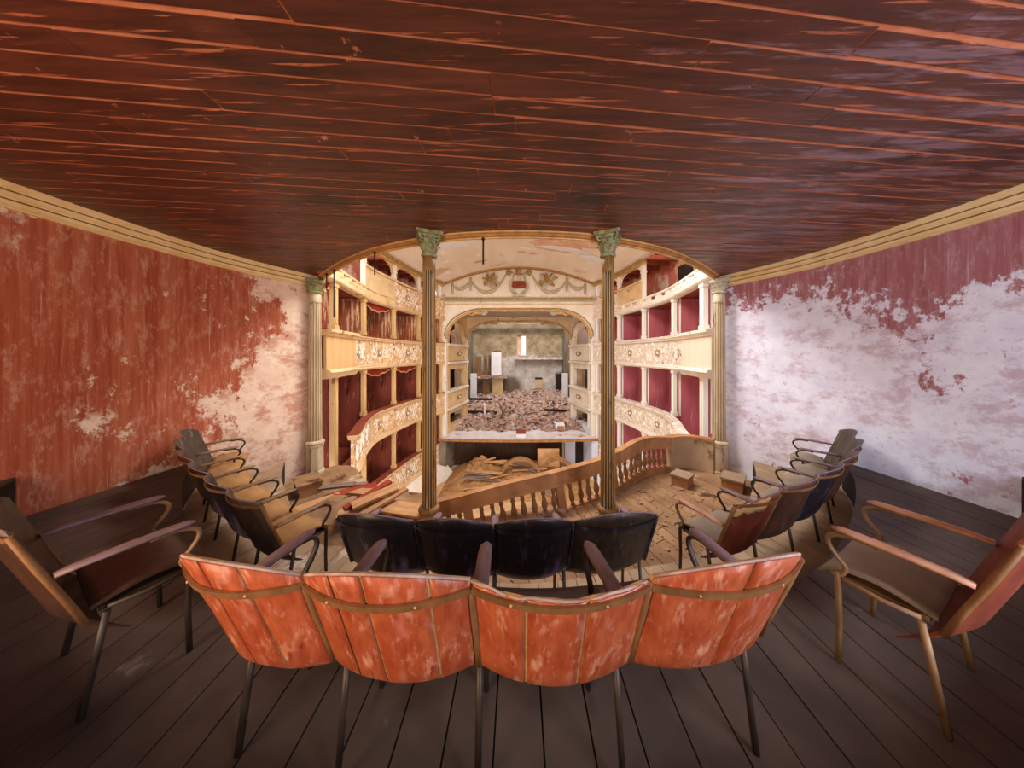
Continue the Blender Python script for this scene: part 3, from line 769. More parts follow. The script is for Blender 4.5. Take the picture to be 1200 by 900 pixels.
ORANGE = dict(back_mat='wood_red', back_in='wood_pale', batten='wood_batten', arm_mat='arm_violet', bracket='leg_dark', seat_mat='wood_umber', leg_mat='leg_dark', slats=4)
seat_row([(-1.075, .87), (-.632, .79), (-.137, .775), (.383, .785), (.915, .875)], 0.78, [
    dict(ORANGE, label='orange-red slatted seat at the left end of the front orange row'),
    dict(ORANGE, label='orange-red seat second from left in the orange row, whole arched top'),
    dict(ORANGE, slats=3, broken=1.0, label='orange-red seat with its top broken off along the batten'),
    dict(ORANGE, slats=2, label='orange-red seat at the right end of the orange row, smooth bright back')], 'orange-red seats in the near row')
DARK = dict(back_mat='wood_black', back_in='wood_black', batten='wood_black', arm_mat='arm_violet', bracket='leg_dark', seat_mat='wood_umber', leg_mat='leg_dark')
seat_row([(-1.166, 1.73), (-.645, 1.67), (-.156, 1.64), (.338, 1.67), (.897, 1.75)], 0.39, [
    dict(DARK, label='black seat with violet sheen at the left end of the middle row'),
    dict(DARK, label='black seat second from left in the middle row'),
    dict(DARK, back_mat='wood_black', label='black seat second from right in the middle row'),
    dict(DARK, back_mat='wood_stripe', label='dark striped seat at the right end of the middle row')], 'black seats in the middle row')
SIDE = dict(zb=0.27, back_in='wood_umber', batten='wood_batten', arm_mat='arm_violet', bracket='leg_dark', leg_mat='leg_dark', seat_mat='seat_dust')
seat_row([(1.53, 1.90), (2.05, 2.10), (2.58, 2.33), (3.10, 2.60), (3.58, 2.90), (4.02, 3.26), (4.42, 3.70)], 0.39, [
    dict(SIDE, back_mat='wood_worn', torn=0.10, arm_mat='arm_tan', bracket='bentwood', arch=0.03, label='worn red-brown seat with torn back corner, nearest in the right side row'),
    dict(SIDE, back_mat='wood_umber', arch=0.03, label='brown seat second in the right side row, behind the torn one'),
    dict(SIDE, back_mat='wood_black', arch=0.03, label='dark seat third in the right side row'),
    dict(SIDE, back_mat='wood_umber', arch=0.05, label='dark seat fourth in the right side row'),
    dict(SIDE, back_mat='wood_grey', arch=0.07, label='grey seat fifth in the right side row near the white wall'),
    dict(SIDE, back_mat='wood_grey', arch=0.07, label='grey seat at the far end of the right side row against the white wall')], 'seats in the right side row')
L = dict(SIDE, seat_mat='seat_tan', arm_mat='bentwood')
seat_row([(-4.42, 3.70), (-4.05, 3.28), (-3.62, 2.92), (-3.16, 2.62), (-2.68, 2.34), (-2.24, 2.08), (-1.80, 1.88)], 0.39, [
    dict(L, back_mat='wood_grey', arch=0.07, label='tan-backed seat at the far end of the left side row against the red wall'),
    dict(L, back_mat='wood_grey', arch=0.07, label='pale brown seat second from the wall in the left side row'),
    dict(L, back_mat='wood_umber', arch=0.05, label='dark brown seat third from the wall in the left side row'),
    dict(L, back_mat='wood_black', arch=0.03, label='near-black seat fourth from the wall in the left side row'),
    dict(L, back_mat='wood_black', arch=0.03, label='near-black seat with empty tan seat board, second from the aisle in the left side row'),
    dict(L, back_mat='wood_grey', arch=0.02, label='grey streaked seat at the aisle end of the left side row')], 'seats in the left side row')
# the seats that begin the outer rows at the picture's lower corners
seat_row([(1.745, 0.93), (2.22, 1.16)], 0.78, [
    dict(SIDE, back_mat='wood_worn', arm_mat='arm_tan', bracket='bentwood', leg_mat='bentwood', seat_mat='seat_dust', arch=.05, label='worn seat with pale bentwood arm alone on the dark step, lower right')], 'corner seats')
seat_row([(-2.33, 1.22), (-1.86, 0.98)], 0.78, [
    dict(SIDE, back_mat='wood_umber', arm_mat='arm_violet', bracket='bentwood', seat_mat='wood_umber', arch=.05, label='dark seat with curved bentwood arm alone on the dark step, lower left')], 'corner seats')

# ------------------------------------------------------------------ balustrade (sagging to the left)
bal = empty('balustrade', (0, 4.2, 0))
tag(bal, 'sagging wooden balustrade with turned balusters across the gallery front', 'balustrade')
RT = [(-1.75, 3.60, E - 2.17), (-1.55, 3.63, E - 2.08), (-0.85, 3.72, E - 1.95), (-.10, 3.86, E - 1.815), (.6, 4.0, E - 1.715), (1.25, 4.27, E - 1.655), (1.7, 4.55, E - 1.60), (2.10, 4.86, E - 1.553), (2.42, 5.08, E - 1.56), (2.72, 5.24, E - 1.60), (3.0, 5.36, E - 1.64)]
rt = smooth_poly(RT, 5)
def b_loc(p): return (p[0], p[1] - 4.2, p[2])
rail_h = 0.15
def rail(pts, z_off, hgt, wid, nm):
    pl = with_normals([(p[0], p[1]) for p in pts], 1)
    vs = []
    for (x, y, nx, ny), p in zip(pl, pts):
        zz = p[2] + z_off
        for (o, dz) in ((-wid, 0), (-wid * .8, -.02), (-wid * .8, -hgt + .02), (-wid, -hgt), (wid, -hgt), (wid * .8, -hgt + .02), (wid * .8, -.02), (wid, 0)):
            vs.append((x + nx * o, y + ny * o - 4.2, zz + dz))
    n = 8
    fs = [(i * n + k, i * n + (k + 1) % n, (i + 1) * n + (k + 1) % n, (i + 1) * n + k) for i in range(len(pts) - 1) for k in range(n)]
    fs += [tuple(range(n - 1, -1, -1)), tuple((len(pts) - 1) * n + k for k in range(n))]
    return MB().add(vs, fs).obj(nm, 'rail_wood', bal)
rail(rt, 0, 0.22, 0.055, 'handrail')
HB = 0.72
rail(rt, -HB + 0.14, 0.14, 0.05, 'base_rail')
bprof = [(.036, 0), (.036, .03), (.024, .04), (.022, .055), (.040, .10), (.046, .135), (.038, .18), (.026, .23), (.021, .27), (.032, .283), (.032, .30), (.023, .315), (.036, .33), (.036, .38)]
bal_me = MB().lathe(bprof, 8).mesh('baluster', 'baluster')
pathlen = [0]
for a, b in zip(rt, rt[1:]): pathlen.append(pathlen[-1] + math.dist(a, b))
def rt_at(s):
    for i in range(len(rt) - 1):
        if s <= pathlen[i + 1]:
            t = (s - pathlen[i]) / (pathlen[i + 1] - pathlen[i])
            p = [rt[i][k] + (rt[i + 1][k] - rt[i][k]) * t for k in range(3)]
            d = Vector(rt[i + 1]) - Vector(rt[i])
            return Vector(p), d
    return Vector(rt[-1]), Vector(rt[-1]) - Vector(rt[-2])
posts_x = [-0.72, 0.62, 1.58]
s = 0.09; used = set()
while s < pathlen[-1] - 0.05:
    p, d = rt_at(s)
    ang = math.atan2(d.y, d.x)
    lean = R_(-9) if p.x < 1.9 else R_(-3)
    hit = [q for q in posts_x if abs(p.x - q) < 0.08 and q not in used]
    z = p.z - HB + 0.13
    if hit:
        used.add(hit[0])
        MB().box((0, 0, .19), (.12, .07, .42)).obj('newel', 'rail_wood', bal, (p.x, p.y - 4.2, z), (0, lean, ang))
    elif not any(abs(p.x - q) < 0.05 for q in posts_x):
        mobj('baluster', bal_me, bal, (p.x + 0.03, p.y - 4.2, z), (0, lean + R_(ru(-3, 3)), ang), (1, 1, 1.03))
    s += 0.15
ep = with_normals(smooth_poly([(2.98, 5.35), (3.2, 5.42), (3.4, 5.42), (3.62, 5.30), (3.74, 5.16)], 5), 1)
ep = [(x, y - 4.2, a, b) for x, y, a, b in ep]
MB().sweep(ep, [(-.05, 0.0), (-.05, E - 1.68), (.05, E - 1.68), (.05, 0.0)]).obj('curved_end_panel', 'end_panel', bal)
MB().sweep(ep, [(-.08, E - 1.68), (-.08, E - 1.63), (.08, E - 1.63), (.08, E - 1.68)]).obj('end_rail', 'rail_wood', bal)

# ------------------------------------------------------------------ step blocks
def step_block(x, y, rz, d, z, mt, lab):
    t = empty('step_block', (x, y, z), rz)
    tag(t, lab, 'step')
    MB().box((0, 0, d[2] - .015), (d[0] + .03, d[1] + .03, .03)).obj('tread', mt, t)
    MB().box((0, 0, (d[2] - .03) / 2), (d[0], d[1], d[2] - .03)).obj('riser_box', 'rail_wood', t)
step_block(2.86, 4.72, R_(40), (.28, .26, .19), 0.0, 'floor_light', 'low plank step block on the floor beside the balustrade end')
step_block(3.66, 4.60, R_(45), (.38, .28, .20), 0.0, 'floor_light', 'plank step block below the raised step by the white wall')
step_block(-3.52, 4.50, R_(-45), (.46, .32, .20), 0.0, 'floor_mid', 'plank step block below the raised step by the red wall')

# ------------------------------------------------------------------ hanging rods
for (x, y, l, lab) in ((-.44, 3.33, .30, 'thin iron rod hanging from the ceiling edge between the brown columns'),
                       (-2.02, 3.78, .30, 'short iron rod hanging from the ceiling edge left of the left brown column'),
                       (-3.14, 4.58, .78, 'long iron rod hanging from the ceiling edge near the pale left column'),
                       (-3.42, 4.8, .28, 'small iron rod hanging beside the long one near the pale left column')):
    t = empty('iron_rod', (x, y, H - .09)); tag(t, lab, 'rod')
    MB().tube([(0, 0, .03), (0, 0, -l)], .011, 6).obj('rod', 'iron', t)
    MB().lathe([(.02, 0), (.024, .012), (.01, .02)], 8).obj('fixing_plate', 'iron', t)

# ------------------------------------------------------------------ house: tiers of boxes
RING = [(5.45, 4.0), (6.1, 4.10), (6.8, 4.24), (7.6, 4.38), (8.3, 4.43), (9.45, 4.32), (10.4, 4.18), (11.2, 4.0), (11.9, 3.75), (12.5, 3.42)]
RINGA = [(5.9, 3.62), (6.3, 3.76), (6.8, 3.98), (7.4, 4.2), (8.3, 4.40)] + RING[5:]
def ring_path(y0, y1, n, ring=RING):
    pts = [(lerp_curve(ring, y0 + (y1 - y0) * i / n), y0 + (y1 - y0) * i / n) for i in range(n + 1)]
    p = with_normals(pts, 1)
    return [(a, b, c, d) if c > 0 else (a, b, -c, -d) for a, b, c, d in p]
def mir(path, s): return [(s * a, b, s * c, d) for a, b, c, d in path]
POSTS = [6.02, 7.70, 9.40, 11.0, 12.28]
BAYS = [5.45, 6.86, 7.7, 9.4, 11.0, 12.45]

def scroll_mesh(mt):
    m = MB()
    for sx in (-1, 1):
        for (cx, cz, r, turn, ph) in ((.20, .04, .085, 1, 0), (.37, -.05, .075, -1, pi), (.50, .05, .05, 1, 0)):
            pts = []
            for j in range(16):
                th = ph + turn * j / 15 * 2.8 * pi
                q = r * (1 - j / 18)
                pts.append((sx * (cx + q * cos(th)), 0, cz + q * sin(th)))
            m.tube(pts, .012, 4)
        m.tube([(sx * .09, 0, 0), (sx * .15, 0, -.07), (sx * .26, 0, -.09), (sx * .33, 0, .03), (sx * .44, 0, .08), (sx * .56, 0, -.04)], .013, 4)
        for (lx, lz, a) in ((.13, .09, .6), (.29, .12, 1.0), (.29, -.13, -.7), (.44, .13, .8), (.45, -.12, -.8), (.56, .1, .5)):
            m.add([(sx * lx, 0, lz), (sx * (lx + .03), -.018, lz + .025), (sx * (lx + .06 * cos(a)), 0, lz + .06 * sin(a)), (sx * (lx + .03), -.018, lz - .02)], [(0, 1, 2, 3)])
    return m.mesh('carved_scrolls', mt)
scroll_l = scroll_mesh('cream_white'); 
rosette = MB().lathe([(.095, 0), (.10, .012), (.07, .022), (.055, .016), (.05, .03), (.03, .045), (.0, .05)], 8, smooth=False).mesh('rosette', 'gold_relief')
ros_c = MB().lathe([(.036, .02), (.034, .055), (.015, .066)], 8).mesh('rosette_centre', 'white_plaster')

def place_on_ring(y, s, ring=RING):
    x = lerp_curve(ring, y)
    d = lerp_curve(ring, y + .05) - lerp_curve(ring, y - .05)
    ang = math.atan2(0.1, d)          # tangent heading for +x side
    n = Vector((sin(ang), -cos(ang)))  # outward
    if n.x < 0: n = -n
    return Vector((s * x, y)), Vector((s * n.x, n.y))

def box_tier(s, lev, zt, zb, znext, label):
    """s side, zt/zb parapet top and bottom, znext underside of the tier above"""
    ring = RINGA if lev == 'A' else RING
    t = empty('box_tier', (0, 0, 0))
    tag(t, label, 'box tier', 'tiers of boxes')
    right = s > 0
    pm = 'carved_white' if right else 'carved_cream'
    pc = 'cream_white' if right else 'cream'
    post = 'post_white' if right else 'post_cream'
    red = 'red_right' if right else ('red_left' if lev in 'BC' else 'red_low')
    y0 = {'A': 5.9, 'B': 5.45, 'C': 5.45, '0': 6.6}[lev]
    bays = [b for b in BAYS if b > y0 + .3]
    bays = [y0] + bays
    broken_c = lev == 'C'
    # parapet panels, one per bay
    for i, (a, b) in enumerate(zip(bays, bays[1:])):
        if broken_c and b < (9.5 if s < 0 else 11.1):
            # parapet boards lost: only the kerb with stubs remains
            p = mir(ring_path(a, b, 8), s)
            MB().sweep(p, [(-.02, zb + .10), (-.02, zb + .22), (.06, zb + .22), (.06, zb + .10)]).obj('kerb', pc, t)
            for k in range(3):
                y = a + (b - a) * (k + .5) / 3
                q, n = place_on_ring(y, s)
                MB().box((q.x + n.x * .02, q.y, zb + .27), (.07, .30, .12)).obj('stub', pc, t)
            MB().sweep(p, [(-.04, zb + .33), (-.04, zb + .38), (.07, zb + .38), (.07, zb + .33)]).obj('kerb_rail', pc, t)
            continue
        p = mir(ring_path(a, b, 10, ring), s)
        plain = lev == 'B' and i == 0
        bump = -.10 if plain else 0
        th = .05
        o = MB().sweep(p, [(bump, zb + .14), (bump, zt - .10), (bump + th, zt - .10), (bump + th, zb + .14)]).obj('parapet_panel', ('tan_panel' if not right else 'beige_panel') if plain else pm, t)
        if not plain:
            q, n = place_on_ring((a + b) / 2, s, ring)
            rz = math.atan2(n.y, n.x) - pi / 2      # local +y = outward
            w_ = math.dist((lerp_curve(ring, a), a), (lerp_curve(ring, b), b))
            zc = (zt + zb) / 2 + .02
            mobj('carved_scrolls', scroll_l, o, (q.x - n.x * .012, q.y - n.y * .012, zc), (0, 0, rz), (w_ / 1.3, 1.2, 1.9))
            for f in (0.5,):
                yy = a + (b - a) * f
                q, n = place_on_ring(yy, s, ring)
                rz = math.atan2(n.y, n.x) - pi / 2
                r_ = mobj('rosette', rosette, o, (q.x - n.x * .01, q.y - n.y * .01, zc), (R_(90), 0, rz), (1.5, 1.15, .5))
                mobj('rosette_centre', ros_c, o, (q.x - n.x * .01, q.y - n.y * .01, zc), (R_(90), 0, rz), (1.5, 1.4, .55))
    ys = y0 if not broken_c else 5.45
    p = mir(ring_path(ys, 12.45, 40, ring), s)
    if not broken_c:
        MB().sweep(p, [(-.09, zt), (-.10, zt - .03), (-.06, zt - .05), (-.05, zt - .10), (.10, zt - .10), (.12, zt)]).obj('top_moulding', pc, t)
        MB().sweep(p, [(-.10, zt + .03), (-.10, zt), (.12, zt), (.12, zt + .03)]).obj('arm_rail', 'beam_red' if not right else 'carved_white', t)
    MB().sweep(p, [(-.03, zb + .15), (-.05, zb + .11), (-.03, zb + .10), (.10, zb + .10), (.10, zb + .15)]).obj('bottom_moulding', pc, t)
    MB().sweep(p, [(-.05, zb + .10), (-.08, zb + .06), (-.06, zb + .03), (-.02, zb), (.12, zb), (.12, zb + .10)]).obj('bottom_moulding', pc, t)
    if lev == 'B':   # bulging plain console next to the column
        pcn = mir(ring_path(5.45, 6.86, 10), s)
        MB().sweep(pcn, [(-.16, zb + .14), (-.20, zb + .08), (-.16, zb + .04), (-.10, zb - .05), (.1, zb - .05), (.1, zb + .14)]).obj('console_moulding', pc, t)
        MB().sweep(pcn, [(-.20, zt + .02), (-.20, zt - .04), (-.15, zt - .07), (-.13, zt - .12), (.05, zt - .12), (.05, zt + .02)]).obj('console_moulding', pc, t)
    # floor slab of the tier and its back wall
    pf = mir(ring_path(5.3, 12.45, 30), s)
    MB().sweep(pf, [(.05, zb + .02), (.05, zb + .10), (1.05, zb + .10), (1.05, zb + .02)]).obj('box_floor', 'beam_red', t)
    ztop = znext if znext else zt + 1.5
    dp = 1.25 if lev == 'C' else .95
    if lev == 'C': ztop = E + 4.3
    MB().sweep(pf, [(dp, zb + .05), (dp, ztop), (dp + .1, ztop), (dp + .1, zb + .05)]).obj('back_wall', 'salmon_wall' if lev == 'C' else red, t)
    # posts, partitions
    for i, y in enumerate(POSTS):
        if lev == '0' and y < 6.5: continue
        q, n = place_on_ring(y, s)
        rz = math.atan2(n.y, n.x)
        w_ = .17 if i == 0 else .12
        if lev == 'C':
            continue
        h = ztop - zt
        zp = zt
        if lev == 'A' and i == 0: zp = zb + .08; h = ztop - zp
        m = MB().box((0, 0, h / 2), (.10, w_, h)).box((0, 0, .06), (.13, w_ + .04, .12)).box((0, 0, h - .05), (.13, w_ + .04, .10)).box((-.055, 0, h / 2), (.02, w_ * .5, h * .7))
        m.obj('post', post, t, (q.x + n.x * .04, q.y + n.y * .04, zp + .02), (0, 0, rz))
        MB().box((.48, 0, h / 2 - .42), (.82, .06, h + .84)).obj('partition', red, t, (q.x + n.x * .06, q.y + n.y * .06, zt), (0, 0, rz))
        # frame strip on the partition's edge
        MB().box((.12, -.035, h / 2), (.05, .02, h)).obj('edge_strip', post, t, (q.x + n.x * .06, q.y + n.y * .06, zt + .02), (0, 0, rz))
    # valances hung under the tier above
    if lev in 'AB' and not right:
        for (a, b) in ((7.82, 9.28), (5.55, 5.95)) if lev == 'B' else ((7.82, 9.28), (9.5, 10.9)):
            def vf(u, v, a=a, b=b):
                y = a + (b - a) * u
                q, n = place_on_ring(y, s)
                dr = .10 + .12 * sin(pi * u) ** 2 + .02 * sin(u * 25)
                return (q.x + n.x * (.10 + .015 * sin(u * 40)), q.y + n.y * .1, ztop - dr * v)
            MB().slab(vf, 24, 3, (0.012 * s, 0, 0)).obj('valance', 'valance', t)
            MB().tube([Vector(vf(k / 16, 1)) for k in range(17)], .022, 6).obj('valance_fringe', 'gilt', t)
    return t

Z = {'C': (E + 2.60, E + 1.57), 'B': (E + .50, E - .46), 'A': (E - 1.78, E - 2.73), '0': (E - 4.0, E - 4.94)}
names = {('B', -1): 'left middle tier of boxes at eye level with carved cream parapet and peeling red partitions',
         ('A', -1): 'left lower tier of boxes whose carved parapet swoops below eye level',
         ('0', -1): 'left ground tier of boxes above the white plaster base of the house',
         ('C', -1): 'left top tier with broken parapet and arched posts under the vault',
         ('B', 1): 'right middle tier of boxes at eye level with white carved parapet and pink partitions',
         ('A', 1): 'right lower tier of boxes with white carved parapet and crimson partitions',
         ('0', 1): 'right ground tier of boxes behind the balustrade',
         ('C', 1): 'right top tier with broken parapet and bare beams under the vault'}
TIERS = {}
for s in (-1, 1):
    for lev, nxt in (('0', Z['A'][1]), ('A', Z['B'][1]), ('B', Z['C'][1]), ('C', None)):
        TIERS[lev, s] = box_tier(s, lev, Z[lev][0], Z[lev][1], nxt, names[lev, s])

# top tier: posts, arches, vault-edge cornice, beams
zcor = E + 3.27
for s in (-1, 1):
    t = TIERS['C', s]
    zt, zb = Z['C']
    post = 'post_white'
    yp = [7.75, 9.45, 11.0, 12.2] if s < 0 else [9.45, 11.0, 12.2]
    for i, y in enumerate(yp):
        q, n = place_on_ring(y, s)
        rz = math.atan2(n.y, n.x)
        z0 = zb + .1
        top = zcor - .05
        m = MB().box((0, 0, (top - z0) / 2), (.12, .14, top - z0)).box((0, 0, top - z0 - .35), (.15, .18, .05))
        m.obj('post', post, t, (q.x + n.x * .06, q.y + n.y * .06, z0), (0, 0, rz))
        if i + 1 < len(yp) :
            # arch spandrel between this post and the next
            y2 = yp[i + 1]
            K = 14
            vs = []
            for k in range(K + 1):
                u = k / K
                yy = y + .07 + (y2 - y - .14) * u
                qq, nn = place_on_ring(yy, s)
                c = abs(2 * u - 1)
                zl = zcor - .12 - .38 * (1 - sqrt(max(0, 1 - c ** 2.6)))
                for o in (.03, .10): 
                    vs += [(qq.x + nn.x * o, qq.y + nn.y * o, zl), (qq.x + nn.x * o, qq.y + nn.y * o, zcor)]
            fs = []
            for k in range(K):
                a = 4 * k
                fs += [(a, a + 4, a + 5, a + 1), (a + 2, a + 3, a + 7, a + 6), (a, a + 2, a + 6, a + 4)]
            MB().add(vs, fs).obj('arch', 'cream_white' if s > 0 else 'cream', t)
        # sloping parapet rail between the posts
    ya = yp[0]
    p = mir(ring_path(ya - .1, 12.45, 30), s)
    MB().sweep(p, [(-.10, zcor + .02), (-.10, zcor - .05), (-.04, zcor - .09), (.12, zcor - .09), (.12, zcor + .02)]).obj('vault_cornice', 'gold_relief', t)
    MB().sweep(p, [(-.05, zcor - .09), (-.05, zcor - .14), (.10, zcor - .14), (.10, zcor - .09)]).obj('vault_cornice', 'gilt', t)
    # remaining parapet boards of the far bays
    pa = mir(ring_path(ya, 9.4 if s < 0 else 11.0, 14), s)
    MB().sweep(pa, [(0, zb + .2), (0, zt - .06), (.04, zt - .06), (.04, zb + .2)]).obj('parapet_panel', 'cream', t)
    MB().sweep(pa, [(-.05, zt - .06), (-.05, zt), (.09, zt), (.09, zt - .06)]).obj('top_moulding', 'cream', t)
    pa = mir(ring_path(9.4 if s < 0 else 11.0, 12.45, 16), s)
    MB().sweep(pa, [(-.05, zt - .06), (-.05, zt), (.09, zt), (.09, zt - .06)]).obj('top_moulding', 'cream', t)
    # beams over the loggia
    for k in range(9):
        y = 8.3 + k * .5
        q, n = place_on_ring(y, s)
        rz = math.atan2(n.y, n.x)
        MB().box((.65, 0, 0), (1.3, .14, .16)).obj('beam', 'beam_red', t, (q.x + n.x * .05, q.y, zcor + .08), (0, 0, rz))
    pr = mir(ring_path(9.3, 12.45, 24), s)
    MB().sweep(pr, [(-.02, zcor + .17), (-.02, zcor + .21), (1.6, zcor + .21), (1.6, zcor + .17)]).obj('loggia_ceiling', 'lath', t)
    # doorway frame in the back wall
    q, n = place_on_ring(8.9 if s > 0 else 10.0, s)
    rz = math.atan2(n.y, n.x)
    for (dy, dz, sy_, sz_) in ((-.4, .7, .07, 1.4), (.4, .7, .07, 1.4), (0, 1.4, .87, .08)):
        MB().box((1.22, dy, dz), (.06, sy_, sz_)).obj('doorframe', 'gilt', t, (q.x, q.y, zb + .1), (0, 0, rz))
    MB().box((1.23, 0, .7), (.04, .74, 1.36)).obj('door_opening', 'dark_hollow', t, (q.x, q.y, zb + .1), (0, 0, rz))

# house base wall, pit floor and vault
for s, nm in ((-1, 'wall_house_left'), (1, 'wall_house_right')):
    p = mir(ring_path(5.6, 12.45, 24), s)
    struct(MB().sweep(p, [(-.85, E - 5.55), (-.02, E - 4.92), (.3, E - 4.92), (.3, E - 5.55)]).obj(nm, 'white_plaster' if s > 0 else 'cream_white'),
           'white plaster base wall under the %s ground tier' % ('left' if s < 0 else 'right'))
m = MB().grid(lambda u, v: (-6.2 + 12.4 * u, 3.0 + 10.4 * v, E - 5.42 + .05 * noise.noise((u * 16, v * 14, 0)) + .16 * max(0, noise.noise((u * 5, v * 6, 4)))), 60, 50)
struct(m.obj('floor_pit', 'pit_sand'), 'sandy dust-covered floor of the house below the gallery')

def vault_z(x, y):
    wv = lerp_curve(RING, y) - .05
    return E + 4.02 - .75 * (min(abs(x) / wv, 1.0)) ** 2
def vf(u, v):
    y = 12.55 - v * (5.7 + .25 * noise.noise((u * 7, 0, 2)) )
    wv = lerp_curve(RING, y) - .02
    x = (2 * u - 1) * wv
    return (x, y, E + 4.02 - .75 * (2 * u - 1) ** 2)
va = struct(MB().slab(vf, 40, 24, (0, 0, .05)).obj('ceiling_vault', 'vault'), 'stained cream plaster vault over the house')
# broken plaster flakes and exposed lath patch of the vault
def patch(x0, y0, sx_, sy_, seed, mt, nm, dz):
    n = 18
    c = (x0, y0, vault_z(x0, y0) - dz)
    vs = [c]
    for k in range(n):
        a = 2 * pi * k / n
        q = 1 + .35 * noise.noise((cos(a) * 2 + seed, sin(a) * 2, seed))
        x, y = x0 + sx_ * q * cos(a), y0 + sy_ * q * sin(a)
        vs.append((x, y, vault_z(x, y) - dz))
    top = [(a, b, z + .02) for a, b, z in vs]
    fs = [(0, 1 + (k + 1) % n, 1 + k) for k in range(n)] + [(1 + k, 1 + (k + 1) % n, n + 2 + (k + 1) % n, n + 2 + k) for k in range(n)]
    MB().add(vs + top, fs).obj(nm, mt, va)
patch(1.35, 9.75, .95, .55, 1.0, 'lath', 'exposed_lath', .012)
patch(2.3, 9.1, .9, .5, 2.0, 'lath', 'exposed_lath', .016)
patch(1.7, 9.95, 1.0, .18, 3.0, 'white_plaster', 'plaster_flake', .03)
patch(2.9, 10.3, .6, .25, 4.0, 'white_plaster', 'plaster_flake', .03)
patch(-2.4, 9.3, 1.0, .35, 5.0, 'white_plaster', 'plaster_flake', .03)
patch(-3.0, 8.6, .8, .4, 6.0, 'white_plaster', 'plaster_flake', .035)
patch(.1, 10.6, .16, .10, 7.0, 'lath', 'plaster_hole', .01)
patch(.55, 10.7, .15, .12, 8.0, 'lath', 'plaster_hole', .01)
patch(-1.6, 11.3, .3, .12, 9.0, 'lath', 'plaster_hole', .01)

# ------------------------------------------------------------------ proscenium
YP, YI = 12.5, 15.1
def arch_o(x):
    a = abs(x)
    if a < 1.6: return E + 2.01
    return E + .72 + 1.29 * sqrt(max(0, 1 - ((a - 1.6) / 1.75) ** 2))
def arch_i(x):
    a = abs(x)
    if a < 1.3: return E + 1.82
    return E + .80 + 1.02 * sqrt(max(0, 1 - ((a - 1.3) / 1.6) ** 2))
def arch_xs(half, flat, n=18):
    c = [flat + (half - flat) * sin(pi / 2 * k / n) for k in range(n + 1)]
    return [-x for x in reversed(c)] + c
def arch_wall(name, y, half, flat, fn, topf, th, mt, outer, parent=None):
    xs = arch_xs(half, flat)
    m = MB(); vs = []; fs = []
    for x in xs:
        vs += [(x, y, fn(x)), (x, y, topf(x)), (x, y + th, fn(x)), (x, y + th, topf(x))]
    for i in range(len(xs) - 1):
        a = 4 * i
        fs += [(a, a + 4, a + 5, a + 1), (a + 2, a + 3, a + 7, a + 6), (a, a + 2, a + 6, a + 4), (a + 1, a + 5, a + 7, a + 3)]
    m.add(vs, fs)
    for s in (-1, 1):
        if outer > half:
            m.box((s * (half + outer) / 2, y + th / 2, (E - 5.3 + fn(half) + .0) / 2), (outer - half, th, fn(half) - (E - 5.3)))
            zt_ = topf(outer)
            m.box((s * (half + outer) / 2, y + th / 2, (fn(half) + zt_) / 2), (outer - half, th, zt_ - fn(half)))
    return m.obj(name, mt, parent)
def ptop(x): return E + 4.02 - .75 * min(abs(x) / 3.47, 1.12) ** 2 + .03
pro = struct(arch_wall('wall_proscenium', YP, 3.35, 1.6, arch_o, ptop, .22, 'cream_white', 3.62), 'cream proscenium wall with painted pediment and flat-topped arch')
inn = struct(arch_wall('wall_inner_arch', YI, 2.9, 1.3, arch_i, lambda x: E + 2.25, .3, 'cream', 3.6), 'inner arch of the proscenium framing the ruined stage')
# arch mouldings
def arch_tube(fn, half, flat, y, r, nm, mt, par, off=0.0):
    pts = [(x * (1 - off / half), y, fn(x) - off) for x in arch_xs(half, flat, 14)]
    MB().tube(pts, r, 6).obj(nm, mt, par)
arch_tube(arch_o, 3.35, 1.6, YP - .02, .055, 'arch_moulding', 'gilt', pro)
arch_tube(arch_o, 3.35, 1.6, YP - .01, .03, 'arch_bead', 'gold_relief', pro, -.10)
arch_tube(arch_i, 2.9, 1.3, YI - .02, .055, 'arch_moulding', 'gilt', inn)
# scroll corbels on the arches
def corbel(x, y, z, sx, par, k=1.0):
    pts = []
    for j in range(22):
        th = j / 21 * 3.2 * pi
        q = .17 * k * (1 - j / 25)
        pts.append((x + sx * (-.12 * k + q * cos(th)), y - .05, z - .02 - q * sin(th) * .8))
    o = MB().tube(pts, .04 * k, 6).obj('scroll_corbel', 'cap_cream', par)
    MB().tube([(x - sx * .05, y - .06, z - .08 * k), (x + sx * .25 * k, y - .08, z - .05), (x + sx * .45 * k, y - .05, z - .16 * k), (x + sx * .6 * k, y - .04, z - .12 * k)], [.06 * k, .08 * k, .05 * k, .02], 6).obj('scroll_leaf', 'gilt', o)
for s in (-1, 1):
    corbel(s * 1.72, YP, E + 1.96, s, pro)
    corbel(s * 1.42, YI, E + 1.78, s, inn, .9)
# frieze and mouldings
for (z, h, d, mt, nm) in ((E + 2.56, .10, .10, 'gold_relief', 'frieze_band'), (E + 2.48, .07, .14, 'grey_gilt', 'frieze_band'), (E + 2.30, .03, .05, 'cream', 'string_moulding')):
    MB().box((0, YP - d / 2, z), (7.0, d, h)).obj(nm, mt, pro)
pts = [(-3.47 + 6.94 * k / 40, YP - .04, E + 4.02 - .75 * ((-3.47 + 6.94 * k / 40) / 3.47) ** 2 - .03) for k in range(41)]
MB().tube(pts, .06, 6).obj('pediment_moulding', 'gilt_dark', pro)
for k in range(64):
    x = -3.4 + 6.8 * k / 63
    mobj('dentil', bpy.data.meshes.get('dentil') or MB().box((0, 0, 0), (.05, .06, .06)).mesh('dentil', 'gilt'), pro, (x, YP - .10, E + 4.02 - .75 * (x / 3.47) ** 2 - .03), (0, 0.43 * x / 3.47, 0))
